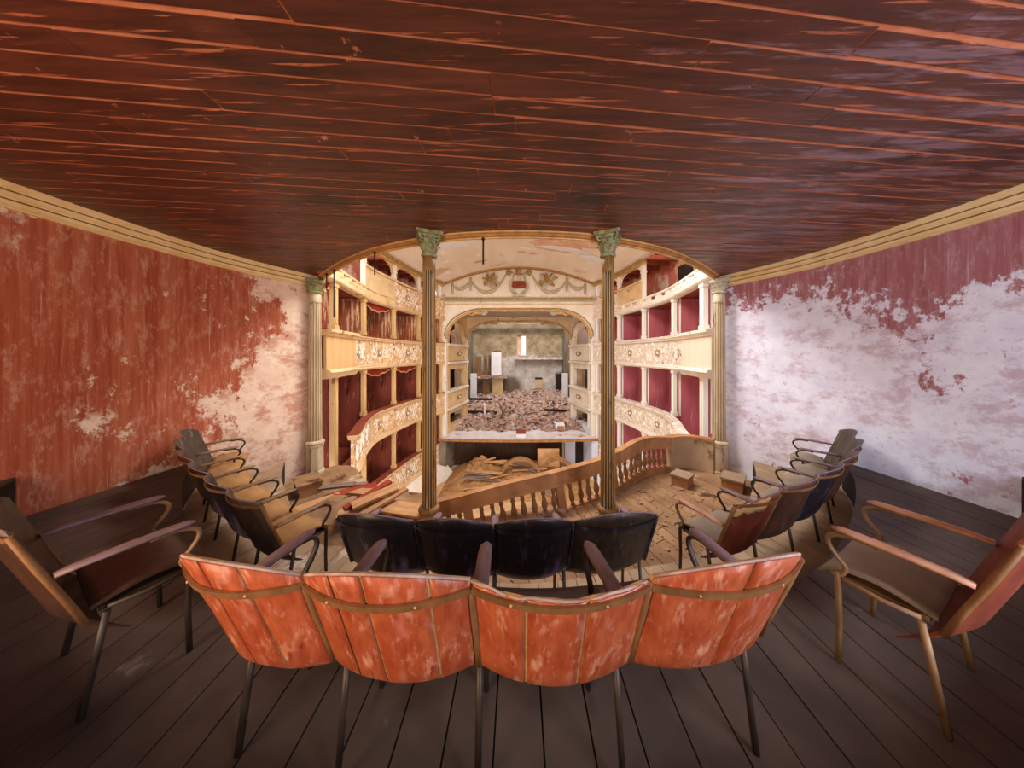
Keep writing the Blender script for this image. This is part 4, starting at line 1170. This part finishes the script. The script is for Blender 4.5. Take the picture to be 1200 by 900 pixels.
# boarded tympanum: vertical painted boards
for k in range(26):
    x = -3.25 + 6.5 * k / 25
    zt_ = E + 4.02 - .75 * ((abs(x) + .13) / 3.47) ** 2 - .09
    MB().box((x, YP - .012, (E + 2.62 + zt_) / 2), (.252, .024, zt_ - E - 2.62)).obj('board', 'cream_white', pro)
# garlands
def garland(xa, za, xb, zb, sag, nm='garland'):
    pts = []; rs = []
    for k in range(17):
        u = k / 16
        pts.append((xa + (xb - xa) * u, YP - .06, za + (zb - za) * u - sag * 4 * u * (1 - u)))
        rs.append(.025 + .055 * sin(pi * u))
    MB().tube(pts, rs, 8).obj(nm, 'grey_gilt', pro)
for s in (-1, 1):
    garland(s * .55, E + 3.74, s * 2.22, E + 3.40, .72)
    garland(s * 2.22, E + 3.40, s * 3.05, E + 3.18, .28)
    for (x, z, l) in ((2.22, E + 3.52, .62), (3.05, E + 3.26, .5)):
        MB().tube([(s * x, YP - .07, z), (s * x, YP - .08, z - .2), (s * x, YP - .08, z - l * .7), (s * x, YP - .06, z - l)], [.05, .045, .06, .035], 8).obj('tassel', 'grey_gilt', pro)
    # musical trophy: leaves and instruments
    tr = MB().lathe([(.0, -.02), (.10, -.01), (.10, .03), (.0, .05)], 10).obj('trophy', 'gold_relief', pro, (s * 1.32, YP - .05, E + 3.42), (R_(90), 0, 0))
    random.seed(40 + s)
    for k in range(30):
        a = ru(0, 2 * pi); l = ru(.18, .36); r0 = ru(.04, .20)
        ca, sa = cos(a), sin(a) * .85
        wd = ru(.05, .10)
        vs = [(r0 * ca, r0 * sa, .02), ((r0 + l * .5) * ca - wd * sa, (r0 + l * .5) * sa + wd * ca, .05), ((r0 + l) * ca, (r0 + l) * sa, .03), ((r0 + l * .5) * ca + wd * sa, (r0 + l * .5) * sa - wd * ca, .05), ((r0 + l * .5) * ca, (r0 + l * .5) * sa, .085)]
        MB().add(vs, [(0, 1, 4), (1, 2, 4), (2, 3, 4), (3, 0, 4)]).obj('leaf', ('gold_relief', 'grey_gilt', 'cap_cream')[k % 3], tr)
    for (x1, y1, x2, y2) in ((-.28, -.25, .22, .3), (.3, -.28, -.2, .28)):
        MB().tube([(x1, y1, .07), (x2, y2, .07)], [.05, .025], 8).obj('horn', 'gold_relief', tr)
# lyre
ly = MB().box((0, 0, 0), (.58, .05, .12)).obj('lyre', 'cap_cream', pro, (0, YP - .06, E + 2.72))
for s in (-1, 1):
    MB().tube([(s * x, -.02, z) for x, z in ((.10, .12), (.30, .16), (.40, .32), (.38, .52), (.28, .74), (.23, .92), (.28, 1.06))], [.05, .06, .065, .06, .045, .04, .035], 8).obj('lyre_arm', 'cap_cream', ly)
    rb = MB().lathe([(.0, -.01), (.11, .0), (.12, .03), (.05, .07), (.0, .08)], 10).obj('bow_knot', 'gold_relief', ly, (s * .46, -.01, 1.04), (R_(90), 0, 0))
    for a in range(5):
        th = a / 5 * 2 * pi
        MB().lathe([(.0, -.01), (.05, .0), (.055, .03), (.0, .05)], 8).obj('petal', 'gold_relief', rb, (.11 * cos(th), .11 * sin(th), 0))
MB().lathe([(.0, -.01), (.14, .0), (.16, .04), (.08, .09), (.0, .1)], 12).obj('mask', 'gold_relief', ly, (0, -.01, 1.10), (R_(90), 0, 0))
MB().prism([(-.33, .40), (-.28, .66), (.24, .66), (.33, .44), (.30, .32), (-.24, .30)], -.005, .01, 'y').obj('sound_box_hole', 'beam_red', ly)
for k in range(3): MB().tube([(-.06 + .06 * k, -.03, .66), (-.06 + .06 * k, -.03, 1.0)], .008, 5).obj('string', 'gold_relief', ly)
MB().tube([(-.24, -.02, .96), (.24, -.02, .96)], .025, 6).obj('lyre_bar', 'gold_relief', ly)

# soffit between both arches and the splayed side walls with stage boxes
struct(MB().prism([(-3.4, YP + .2), (3.4, YP + .2), (3.0, YI), (-3.0, YI)], E + 2.06, E + 2.16).obj('ceiling_soffit', 'soffit'), 'grey plaster soffit between the two proscenium arches')
for s in (-1, 1):
    A = Vector((s * 3.40, YP + .2)); B = Vector((s * 2.92, YI))
    d = (B - A); Lw = d.length; d.normalize()
    out = Vector((s * abs(d.y), -d.x * (1 if s > 0 else -1)))
    n = Vector((d.y, -d.x)); 
    if n.x * s < 0: n = -n
    rz = math.atan2(d.y, d.x)
    t = empty('stage_box_bay', (A.x, A.y, 0), rz)
    tag(t, '%s bay of stage boxes between the two proscenium arches' % ('left cream' if s < 0 else 'right white'), 'stage box', 'stage box bays')
    # local: x along wall (0..Lw), +y = n side (flip by sign)
    sg = 1 if (Vector((-d.y, d.x)) - n).length < 1e-3 else -1
    def bx(xa, xb, ya, yb, za, zc, nm, mt):
        return MB().box(((xa + xb) / 2, sg * (ya + yb) / 2, E + (za + zc) / 2), (xb - xa, abs(yb - ya), zc - za)).obj(nm, mt, t)
    pc = 'cream' if s < 0 else 'cream_white'
    u0, u1 = .30, Lw - .22
    bx(0, u0, 0, .25, -3.9, 2.06, 'pier', pc); bx(u1, Lw, 0, .25, -3.9, 2.06, 'pier', pc)
    for u in (.07, u0 - .07, u1 + .12): bx(u - .06, u + .06, -.04, .0, -1.7, -.5, 'pilaster', 'post_white' if s > 0 else 'post_cream'); bx(u - .06, u + .06, -.04, .0, -3.75, -2.8, 'pilaster', 'post_white' if s > 0 else 'post_cream')
    for (zt_, zb_) in ((.50, -.46), (-1.72, -2.66)):
        bx(0, Lw, -.08, .15, zb_ + .12, zt_ - .1, 'parapet_panel', pc)
        bx(-.02, Lw + .02, -.14, .17, zt_ - .1, zt_, 'top_moulding', 'cream_white')
        bx(-.02, Lw + .02, -.13, .17, zb_, zb_ + .1, 'bottom_moulding', 'cream_white')
        q = mobj('rosette', rosette, t, (Lw * .5, -sg * .085, E + (zt_ + zb_) / 2), (R_(90) * (1 if sg > 0 else -1), 0, 0), (3.4, 1.3, .8))
        mobj('rosette_centre', ros_c, t, (Lw * .5, -sg * .09, E + (zt_ + zb_) / 2), (R_(90) * (1 if sg > 0 else -1), 0, 0), (2.0, 1.3, 1.2))
    bx(u0, u1, 0, .25, -.75, -.46, 'lintel', pc); bx(u0, u1, 0, .25, -2.9, -2.66, 'lintel', pc); bx(0, Lw, -.05, .3, -3.95, -3.5, 'plinth', 'blue_white' if s > 0 else 'cream')
    # arched head of the top box
    K = 16; vs = []; fs = []
    for k in range(K + 1):
        u = k / K; x = u0 + (u1 - u0) * u
        zl = E + .95 + .72 * sqrt(max(0, 1 - (2 * u - 1) ** 2))
        vs += [(x, 0, zl), (x, 0, E + 2.06), (x, sg * .25, zl), (x, sg * .25, E + 2.06)]
    for k in range(K):
        a = 4 * k
        fs += [(a, a + 4, a + 5, a + 1), (a + 2, a + 3, a + 7, a + 6), (a, a + 2, a + 6, a + 4)]
    MB().add(vs, fs).obj('arch_head', pc, t)
    MB().tube([(u0 + (u1 - u0) * k / 16, -sg * .02, E + .95 + .72 * sqrt(max(0, 1 - (k / 8 - 1) ** 2))) for k in range(17)], .04, 6).obj('arch_moulding', 'gilt', t)
    # interior of the boxes
    mt = 'dark_hollow' if s < 0 else 'red_right'
    for (za, zc) in ((-.46, 2.0), (-2.66, -.5), (-3.9, -2.8)):
        bx(u0 - .2, u1 + .2, 1.1, 1.15, za, zc, 'back_wall', 'red_low' if s < 0 else 'red_right')
        bx(u0 - .22, u0 - .18, .25, 1.15, za, zc, 'partition', 'dark_hollow' if s < 0 else 'white_plaster'); bx(u1 + .18, u1 + .22, .25, 1.15, za, zc, 'partition', mt if s < 0 else 'white_plaster')
        bx(u0 - .2, u1 + .2, .2, 1.15, za - .04, za, 'box_floor', 'beam_red')
    # what hangs in the arched box
    if s < 0:
        dr = MB().grid(lambda u, v: (u1 - .62 + .5 * u + .08 * sin(v * 6), .45 + .12 * sin(u * 9 + v * 3) , E + .42 + (1.0 - .35 * abs(u - .4)) * v * (.75 + .25 * sin(u * 5 + 1))), 12, 12)
        o = dr.obj('torn_drape', 'drape'); o.location = t.location; o.rotation_euler = t.rotation_euler
        sol = o.modifiers.new('thickness', 'SOLIDIFY'); sol.thickness = .03
        tag(o, 'pale torn drape slumped in the arched box left of the stage', 'drape')
    else:
        o = MB().box(((u0 + u1) / 2 + .1, -.5, E + .85), (u1 - u0 + .1, .04, .95)).obj('marked_panel', 'drape_pink'); o.location = t.location; o.rotation_euler = t.rotation_euler
        tag(o, 'white panel with pink blotches in the arched box right of the stage', 'panel')

# ------------------------------------------------------------------ stage
ZS = E - 3.82
def stage_edge(x): return 12.15 - .16 * (1 - (x / 3.3) ** 2)
xs = [-3.6 + 7.2 * k / 24 for k in range(25)]
m = MB(); vs = []; fs = []
for x in xs:
    vs += [(x, stage_edge(x) , ZS), (x, 23.6, ZS + .18), (x, stage_edge(x), ZS - .10), (x, 23.6, ZS - .10)]
for k in range(24):
    a = 4 * k
    fs += [(a, a + 4, a + 5, a + 1), (a, a + 2, a + 6, a + 4), (a + 2, a + 3, a + 7, a + 6)]
m.add(vs, fs)
stg = struct(m.obj('floor_stage', 'dust_white'), 'stage floor white with dust at the front')
MB().sweep(with_normals([(x, stage_edge(x)) for x in xs], 1), [(-.03, ZS + .01), (-.03, ZS - .09), (.06, ZS - .09), (.06, ZS + .01)]).obj('nosing', 'gilt_dark', stg)
# stage front: vertical dark boards, a pale gap at right
sf = struct(MB().box((0, 12.98, ZS - .8), (6.8, .04, 1.4)).obj('wall_stage_front', 'dark_hollow'), 'dark boarded front below the stage edge')
for k in range(20):
    x = -3.1 + k * .27
    if x > 2.1: break
    MB().box((x, 12.94, ZS - .8), (.262, .03, 1.4)).obj('board', 'stage_wood', sf)
MB().box((-.1, 12.90, ZS - .3), (5.4, .04, .06)).obj('rail', 'stage_wood', sf)
MB().box((2.45, 12.93, ZS - .8), (.5, .03, 1.4)).obj('pale_panel', 'blue_white', sf)
MB().box((2.12, 12.9, ZS - .8), (.08, .08, 1.4)).obj('post', 'door_beige', sf)
for s in (-1, 1):
    MB().prism([(s * 3.3, 12.2), (s * 3.1, 12.95), (s * 3.55, 12.95), (s * 3.55, 12.1)], E - 5.3, ZS - .1).obj('wing', 'stone_dark' if s < 0 else 'blue_white', sf)

# stage house walls
bw = MB()
YB = 23.4
bw.box((-2.85, YB + .25, E + 2.0), (5.4, .5, 12.0)); bw.box((2.9, YB + .25, E + 2.0), (4.6, .5, 12.0))
bw.box((.225, YB + .25, E - 2.1), (.77, .5, 4.06)); bw.box((.225, YB + .25, E + 4.8), (.77, .5, 6.4))
bk = struct(bw.obj('wall_stage_back', 'stone'), 'bare stained stone back wall of the stage')
wnd = empty('window_2', (.225, YB, E + .75)); struct(wnd, 'small bright window high in the stage back wall')
MB().box((-.20, .28, 0), (.34, .3, 1.66)).obj('brick_jamb', 'lath', wnd)
MB().box((0.0, .12, -.86), (.9, .3, .06)).obj('window_sill', 'rubble_pale', wnd)
struct(MB().box((-4.15, 19.3, E + 1.5), (.4, 8.4, 11)).obj('wall_stage_left', 'stone_dark'), 'dark stone side wall of the stage, left')
struct(MB().box((3.95, 19.3, E + 1.5), (.4, 8.4, 11)).obj('wall_stage_right', 'stone_dark'), 'dark stone side wall of the stage, right')
# beam across the stage
struct(MB().box((0, 22.9, E + 2.35), (7.6, .3, .35)).obj('beam', 'stone_dark'), 'dark beam across the top of the stage back wall')

def ragged_slab(nm, x0, x1, y0, y1, z, th, mt, lab, cat):
    n = 22; vs = []
    for k in range(n + 1):
        x = x0 + (x1 - x0) * k / n
        j = .22 * noise.noise((x * 2.2, z, 1)) ; jz = .05 * noise.noise((x * 4, 2, z))
        vs += [(x, y0 + j, z + jz), (x, y1, z + jz), (x, y0 + j * .6, z - th - jz), (x, y1, z - th)]
    fs = []
    for k in range(n):
        a = 4 * k
        fs += [(a, a + 4, a + 5, a + 1), (a, a + 2, a + 6, a + 4), (a + 2, a + 3, a + 7, a + 6)]
    fs += [(0, 1, 3, 2), (4 * n, 4 * n + 2, 4 * n + 3, 4 * n + 1)]
    o = MB().add(vs, fs).obj(nm, mt)
    return tag(o, lab, cat)
ragged_slab('broken_ledge', -.35, 3.72, 22.85, 23.4, E - .30, .16, 'rubble_pale', 'ragged pale ledge of a fallen floor under the stage window', 'ledge')
ragged_slab('broken_ledge', -3.95, -.95, 21.4, 23.4, E - 1.75, .20, 'rubble', 'ragged broken floor slab on the left of the stage', 'ledge')
# dressing-room remains at the left
def panel_thing(nm, x, y, z0, w_, h, mt, lab, cat, d=.12, trim=True):
    t = empty(nm, (x, y, z0)); tag(t, lab, cat)
    MB().box((0, 0, h / 2), (w_, d, h)).obj('body', mt, t)
    if trim:
        for a in (.28, .72):
            MB().box((0, -d / 2 - .01, h * a), (w_ * .62, .02, h * .3)).obj('inset', mt, t)
    return t
panel_thing('old_door', -3.4, 22.3, E - 1.72, .62, 1.55, 'door_brown', 'brown door leaf at the far left of the upper broken floor', 'door')
panel_thing('old_door', -2.78, 22.5, E - 1.72, .34, 1.6, 'door_brown', 'narrow brown door leaf in the middle of the upper broken floor', 'door')
panel_thing('old_door', -2.38, 22.5, E - 1.72, .32, 1.65, 'door_brown', 'narrow brown door leaf beside the white cupboard stub', 'door')
panel_thing('white_cupboard', -1.80, 21.9, E - 1.72, .80, 1.86, 'white_plaster', 'white cupboard stub standing on the broken upper floor', 'cupboard', .7, False)
o = bpy.data.objects['white_cupboard']
MB().box((.05, 0, 1.95), (.6, .5, .14)).obj('cap', 'beam_red', o)
MB().box((.41, 0, .93), (.03, .72, 1.86)).obj('side_panel', 'door_beige', o)
panel_thing('old_door', -2.65, 21.9, E - 3.7, .55, 1.72, 'door_brown', 'dark brown door leaf under the broken floor slab', 'door')
panel_thing('old_door', -1.70, 21.8, E - 3.7, .85, 1.80, 'door_beige', 'tan door leaf leaning under the broken floor slab', 'door')
panel_thing('plaster_stub', -3.35, 20.0, E - 3.75, .42, 2.3, 'white_plaster', 'white plaster wall fragment at the left of the stage', 'wall fragment', .3, False)
panel_thing('plaster_stub', 3.45, 20.2, E - 3.75, .40, 2.3, 'white_plaster', 'white plaster wall fragment at the right of the stage', 'wall fragment', .3, False)
d1 = empty('door_1', (1.72, YB, E - 3.62)); struct(d1, 'beige door in the stage back wall')
MB().box((0, -.03, .72), (.60, .06, 1.44)).obj('door_leaf', 'door_beige', d1)
MB().box((0, -.05, 1.52), (.62, .05, .16)).obj('door_head', 'dark_hollow', d1)
MB().box((0, -.07, .62), (.62, .03, .05)).obj('rail', 'door_brown', d1)
d2 = empty('door_2', (3.42, YB - .1, E - 3.6)); struct(d2, 'dark doorway at the right end of the stage back wall')
MB().box((0, 0, .95), (.5, .1, 1.9)).obj('dark_opening', 'dark_hollow', d2)
for k in range(9):
    a = pi * k / 8
    MB().box((.27 * cos(a), -.06, 1.92 + .12 * sin(a)), (.12, .06, .12)).obj('stone', 'stone', d2)

# rubble on the stage
random.seed(11)
def heap_z(x, y):
    v = (y - 13.2) / 10
    h = .12 + .40 * max(0, noise.noise((x * .9, y * .7, 1.5))) + .30 * max(0, min(1, v)) + .22 * noise.noise((x * 2.1, y * 1.7, 0))
    edge = max(0, min(1, (y - 13.25 - .35 * noise.noise((x * 1.7, 5, 1))) / .7))
    return ZS + .18 * (y - 12.1) / 11.5 - .02 + max(0, h) * edge
m = MB().grid(lambda u, v: (-3.7 + 7.4 * u, 13.0 + 10.4 * v, heap_z(-3.7 + 7.4 * u, 13.0 + 10.4 * v) + .03 * noise.noise((u * 80, v * 90, 2))), 90, 110, False)
tag(m.obj('rubble_heap', 'rubble'), 'pinkish brick rubble heaped across the ruined stage', 'rubble', kind='stuff')
m = MB(); m2 = MB()
for k in range(900):
    x, y = ru(-3.6, 3.6), 13.4 + 9.6 * rnd() ** 1.3
    sz = ru(.03, .13)
    rt_ = Matrix.Rotation(ru(0, 6.3), 3, Vector((rnd() - .5, rnd() - .5, rnd() - .5)).normalized())
    (m if k % 5 else m2).box((x, y, heap_z(x, y) + sz * .3), (sz * ru(.8, 2), sz, sz * ru(.4, .9)), rt_)
tag(m.obj('brick_rubble', 'rubble'), 'loose broken bricks strewn over the stage heap', 'rubble', kind='stuff')
tag(m2.obj('plaster_rubble', 'rubble_pale'), 'pale plaster lumps strewn over the stage heap', 'rubble', kind='stuff')
for k in range(14):
    x, y = ru(-3.0, 3.2), ru(14, 20)
    l = ru(.5, 1.4)
    o = MB().box((0, 0, 0), (l, .12, .05)).obj('fallen_plank', 'grey_board' if k % 3 else 'old_board', None, (x, y, heap_z(x, y) + .07), (ru(-.2, .2), ru(-.25, .25), ru(0, 3.1)))
    tag(o, 'short fallen plank lying in the stage rubble', 'plank', 'planks in the stage rubble')
o = MB().box((0, 0, .35), (.09, .09, .7)).obj('white_post', 'white_plaster', None, (-1.95, 15.4, heap_z(-1.95, 15.4) - .05)); tag(o, 'short white post standing in the rubble at the left of the stage', 'post')
for (x, y, rz, lab) in ((-1.1, 15.2, .5, 'leaning dark board propped in the stage rubble'), (-.85, 15.6, -.4, 'broken board leaning against another in the stage rubble')):
    o = MB().box((0, 0, .4), (.10, .04, 1.0)).obj('leaning_board', 'grey_board', None, (x, y, heap_z(x, y) - .05), (.1, rz, 0)); tag(o, lab, 'board')
for (x, y, l, rz, lab) in ((-2.2, 15.6, 1.9, .04, 'dark charred beam across the left of the stage rubble'), (2.35, 15.9, 1.7, -.05, 'dark charred beam across the right of the stage rubble'), (-2.6, 18.6, 1.6, .1, 'dark charred beam deep in the stage rubble')):
    o = MB().box((0, 0, 0), (l, .16, .13)).obj('charred_beam', 'dark_hollow', None, (x, y, heap_z(x, y) + .10), (0, .03, rz)); tag(o, lab, 'beam')
pb = empty('prompter_box', (.10, 12.45, ZS)); tag(pb, 'small red-brown wooden box at the middle of the stage edge', 'box')
MB().box((0, 0, .10), (.42, .3, .20)).obj('body', 'white_plaster', pb)
MB().box((0, -.02, .25), (.44, .34, .12)).obj('lid', 'beam_red', pb)
pb = empty('crate', (2.05, 13.6, ZS)); tag(pb, 'pale crate with brown front at the right of the stage', 'crate')
MB().box((0, 0, .17), (.46, .4, .34)).obj('body', 'white_plaster', pb)
MB().box((.03, -.21, .13), (.34, .03, .24)).obj('front_board', 'rail_wood', pb)

# ------------------------------------------------------------------ orchestra pit debris
PZ = E - 5.38
def hoop(x, y, r, h, rz, lab):
    t = empty('wooden_hoop', (x, y, PZ), rz); tag(t, lab, 'wooden arch')
    vs = []; K = 20
    for k in range(K + 1):
        a = pi * k / K
        for (rr, yy) in ((r, -.09), (r, .09), (r - .11, .09), (r - .11, -.09)):
            vs.append((rr * cos(a), yy, h * rr / r * sin(a)))
    fs = [(4 * k + j, 4 * k + (j + 1) % 4, 4 * k + 4 + (j + 1) % 4, 4 * k + 4 + j) for k in range(K) for j in range(4)]
    MB().add(vs, fs).obj('arch_rib', 'baluster', t)
    MB().tube([(r * 1.0 * cos(pi * k / 16), -.10, h * sin(pi * k / 16)) for k in range(17)], .018, 5).obj('arch_edge', 'rail_wood', t)
def pit_z(x, y):
    a = max(0, 1 - ((x + .1) / 3.0) ** 2) * max(0, 1 - ((y - 11.6) / 1.7) ** 2)
    b = .55 * math.exp(-((x + 1.75) ** 2) / .35 - ((y - 11.4) ** 2) / .5)
    return PZ - .05 + .62 * a ** .6 * (1 + .25 * noise.noise((x * 1.8, y * 1.8, 2))) + b * (1 + .5 * noise.noise((x * 5, y * 5, 3)))
m = MB().grid(lambda u, v: (-3.1 + 6.0 * u, 9.7 + 3.2 * v, pit_z(-3.1 + 6.0 * u, 9.7 + 3.2 * v) + .03 * noise.noise((u * 40, v * 30, 7))), 60, 36, False)
tag(m.obj('earth_heap', 'pit_earth'), 'brown heap of earth and debris filling the orchestra pit', 'debris', kind='stuff')
hoop(.05, 11.0, .95, 1.18, .10, 'bent wooden arch rib lying in the orchestra pit, left of two')
hoop(1.62, 11.2, .78, 1.12, -.15, 'bent wooden arch rib lying in the orchestra pit, right of two')
o = MB().box((0, 0, .6), (.95, .05, 1.25)).obj('square_board', 'old_board', None, (1.30, 11.75, PZ), (-.12, 0, 0)); tag(o, 'square pale board standing behind the right arch rib in the pit', 'board')
random.seed(5)
for k in range(22):
    x, y = ru(-1.9, 1.6), ru(10.2, 11.7)
    o = MB().box((0, 0, 0), (ru(.6, 1.5), ru(.08, .17), .035)).obj('fallen_board', 'old_board' if k % 4 else 'grey_board', None, (x, y, pit_z(x, y) + .06), (ru(-.2, .2), ru(-.14, .14), ru(-.6, .6)))
    tag(o, 'loose board among the planks lying in the orchestra pit', 'board', 'boards lying in the orchestra pit')

# ------------------------------------------------------------------ debris on the gallery floor
random.seed(21)
o = None
DB = [(-2.55, 3.95, .06, .55, .14, .25, 'grey_board', 'grey broken board on top of the debris heap left of the dark seats'),
      (-2.62, 3.80, .11, .50, .12, .15, 'grey_board', 'second grey broken board crossing the debris heap'),
      (-2.35, 3.72, .09, .50, .22, .75, 'red_board', 'red painted board in the debris heap, left piece'),
      (-2.18, 3.55, .15, .48, .20, .50, 'red_board', 'red painted board in the debris heap, right piece'),
      (-2.66, 3.35, .07, .70, .24, .55, 'old_board', 'wide pale board at the left of the debris heap'),
      (-2.0, 3.65, .20, .42, .26, -.3, 'old_board', 'square pale board tilted in the debris heap'),
      (-1.88, 3.5, .24, .62, .10, .95, 'red_board', 'thin red strip of wood sticking out of the debris heap'),
      (-1.75, 3.40, .26, .55, .16, .7, 'old_board', 'short tan board high in the debris heap'),
      (-1.62, 3.36, .22, .60, .14, .85, 'old_board', 'tan board sloping right in the debris heap'),
      (-1.86, 3.25, .16, .50, .15, .3, 'old_board', 'tan board low in the debris heap'),
      (-1.45, 3.30, .18, .85, .22, -.25, 'old_board', 'long pale board lying towards the left brown column'),
      (-1.50, 3.12, .12, .70, .18, -.15, 'old_board', 'pale board under the long one by the left brown column'),
      (-2.2, 3.2, .06, .75, .13, .35, 'grey_board', 'grey board at the front of the debris heap'),
      (-2.9, 3.1, .03, .6, .2, .4, 'old_board', 'pale board lying flat by the left seats')]
for (x, y, z, l, wd, rz, mt_, lab) in DB:
    if 'flat by the left seats' not in lab: x, y, z = x * 1.10, y + (.48 if x < -2.0 else .22), z * 1.25 + .03
    o = MB().box((0, 0, 0), (l, wd, .03)).obj('broken_board', mt_, None, (x, y, z + .02), (ru(-.2, .2), ru(-.22, .12), rz)); tag(o, lab, 'board', 'debris boards on the gallery floor')
m = MB().grid(lambda u, v: (-3.05 + 1.6 * u, 3.2 + 1.25 * v, .30 * (sin(pi * u) * sin(pi * v)) ** .8 * (1 + .4 * noise.noise((u * 6, v * 6, 3))) - .01), 20, 14, False)
tag(m.obj('debris_heap', 'floor_mid'), 'heap of dust and splinters under the broken boards', 'debris', kind='stuff')
m = MB()
for k in range(900):
    x = ru(-1.0, 3.2); y = ru(2.5, 5.0)
    yl = lerp_curve(E1, abs(x)) + .1; yh = lerp_curve(E0r, x) - .15 if x > 0 else 3.6
    if not (yl < y < yh): continue
    sz = ru(.005, .014) if k % 9 else ru(.014, .032)
    m.box((x, y, sz * .3), (sz * ru(1, 3), sz * ru(.8, 1.6), sz * .8), Matrix.Rotation(ru(0, 6.3), 3, 'Z'))
tag(m.obj('floor_litter', 'floor_light'), 'splinters and plaster crumbs littering the gallery floor', 'debris', kind='stuff')
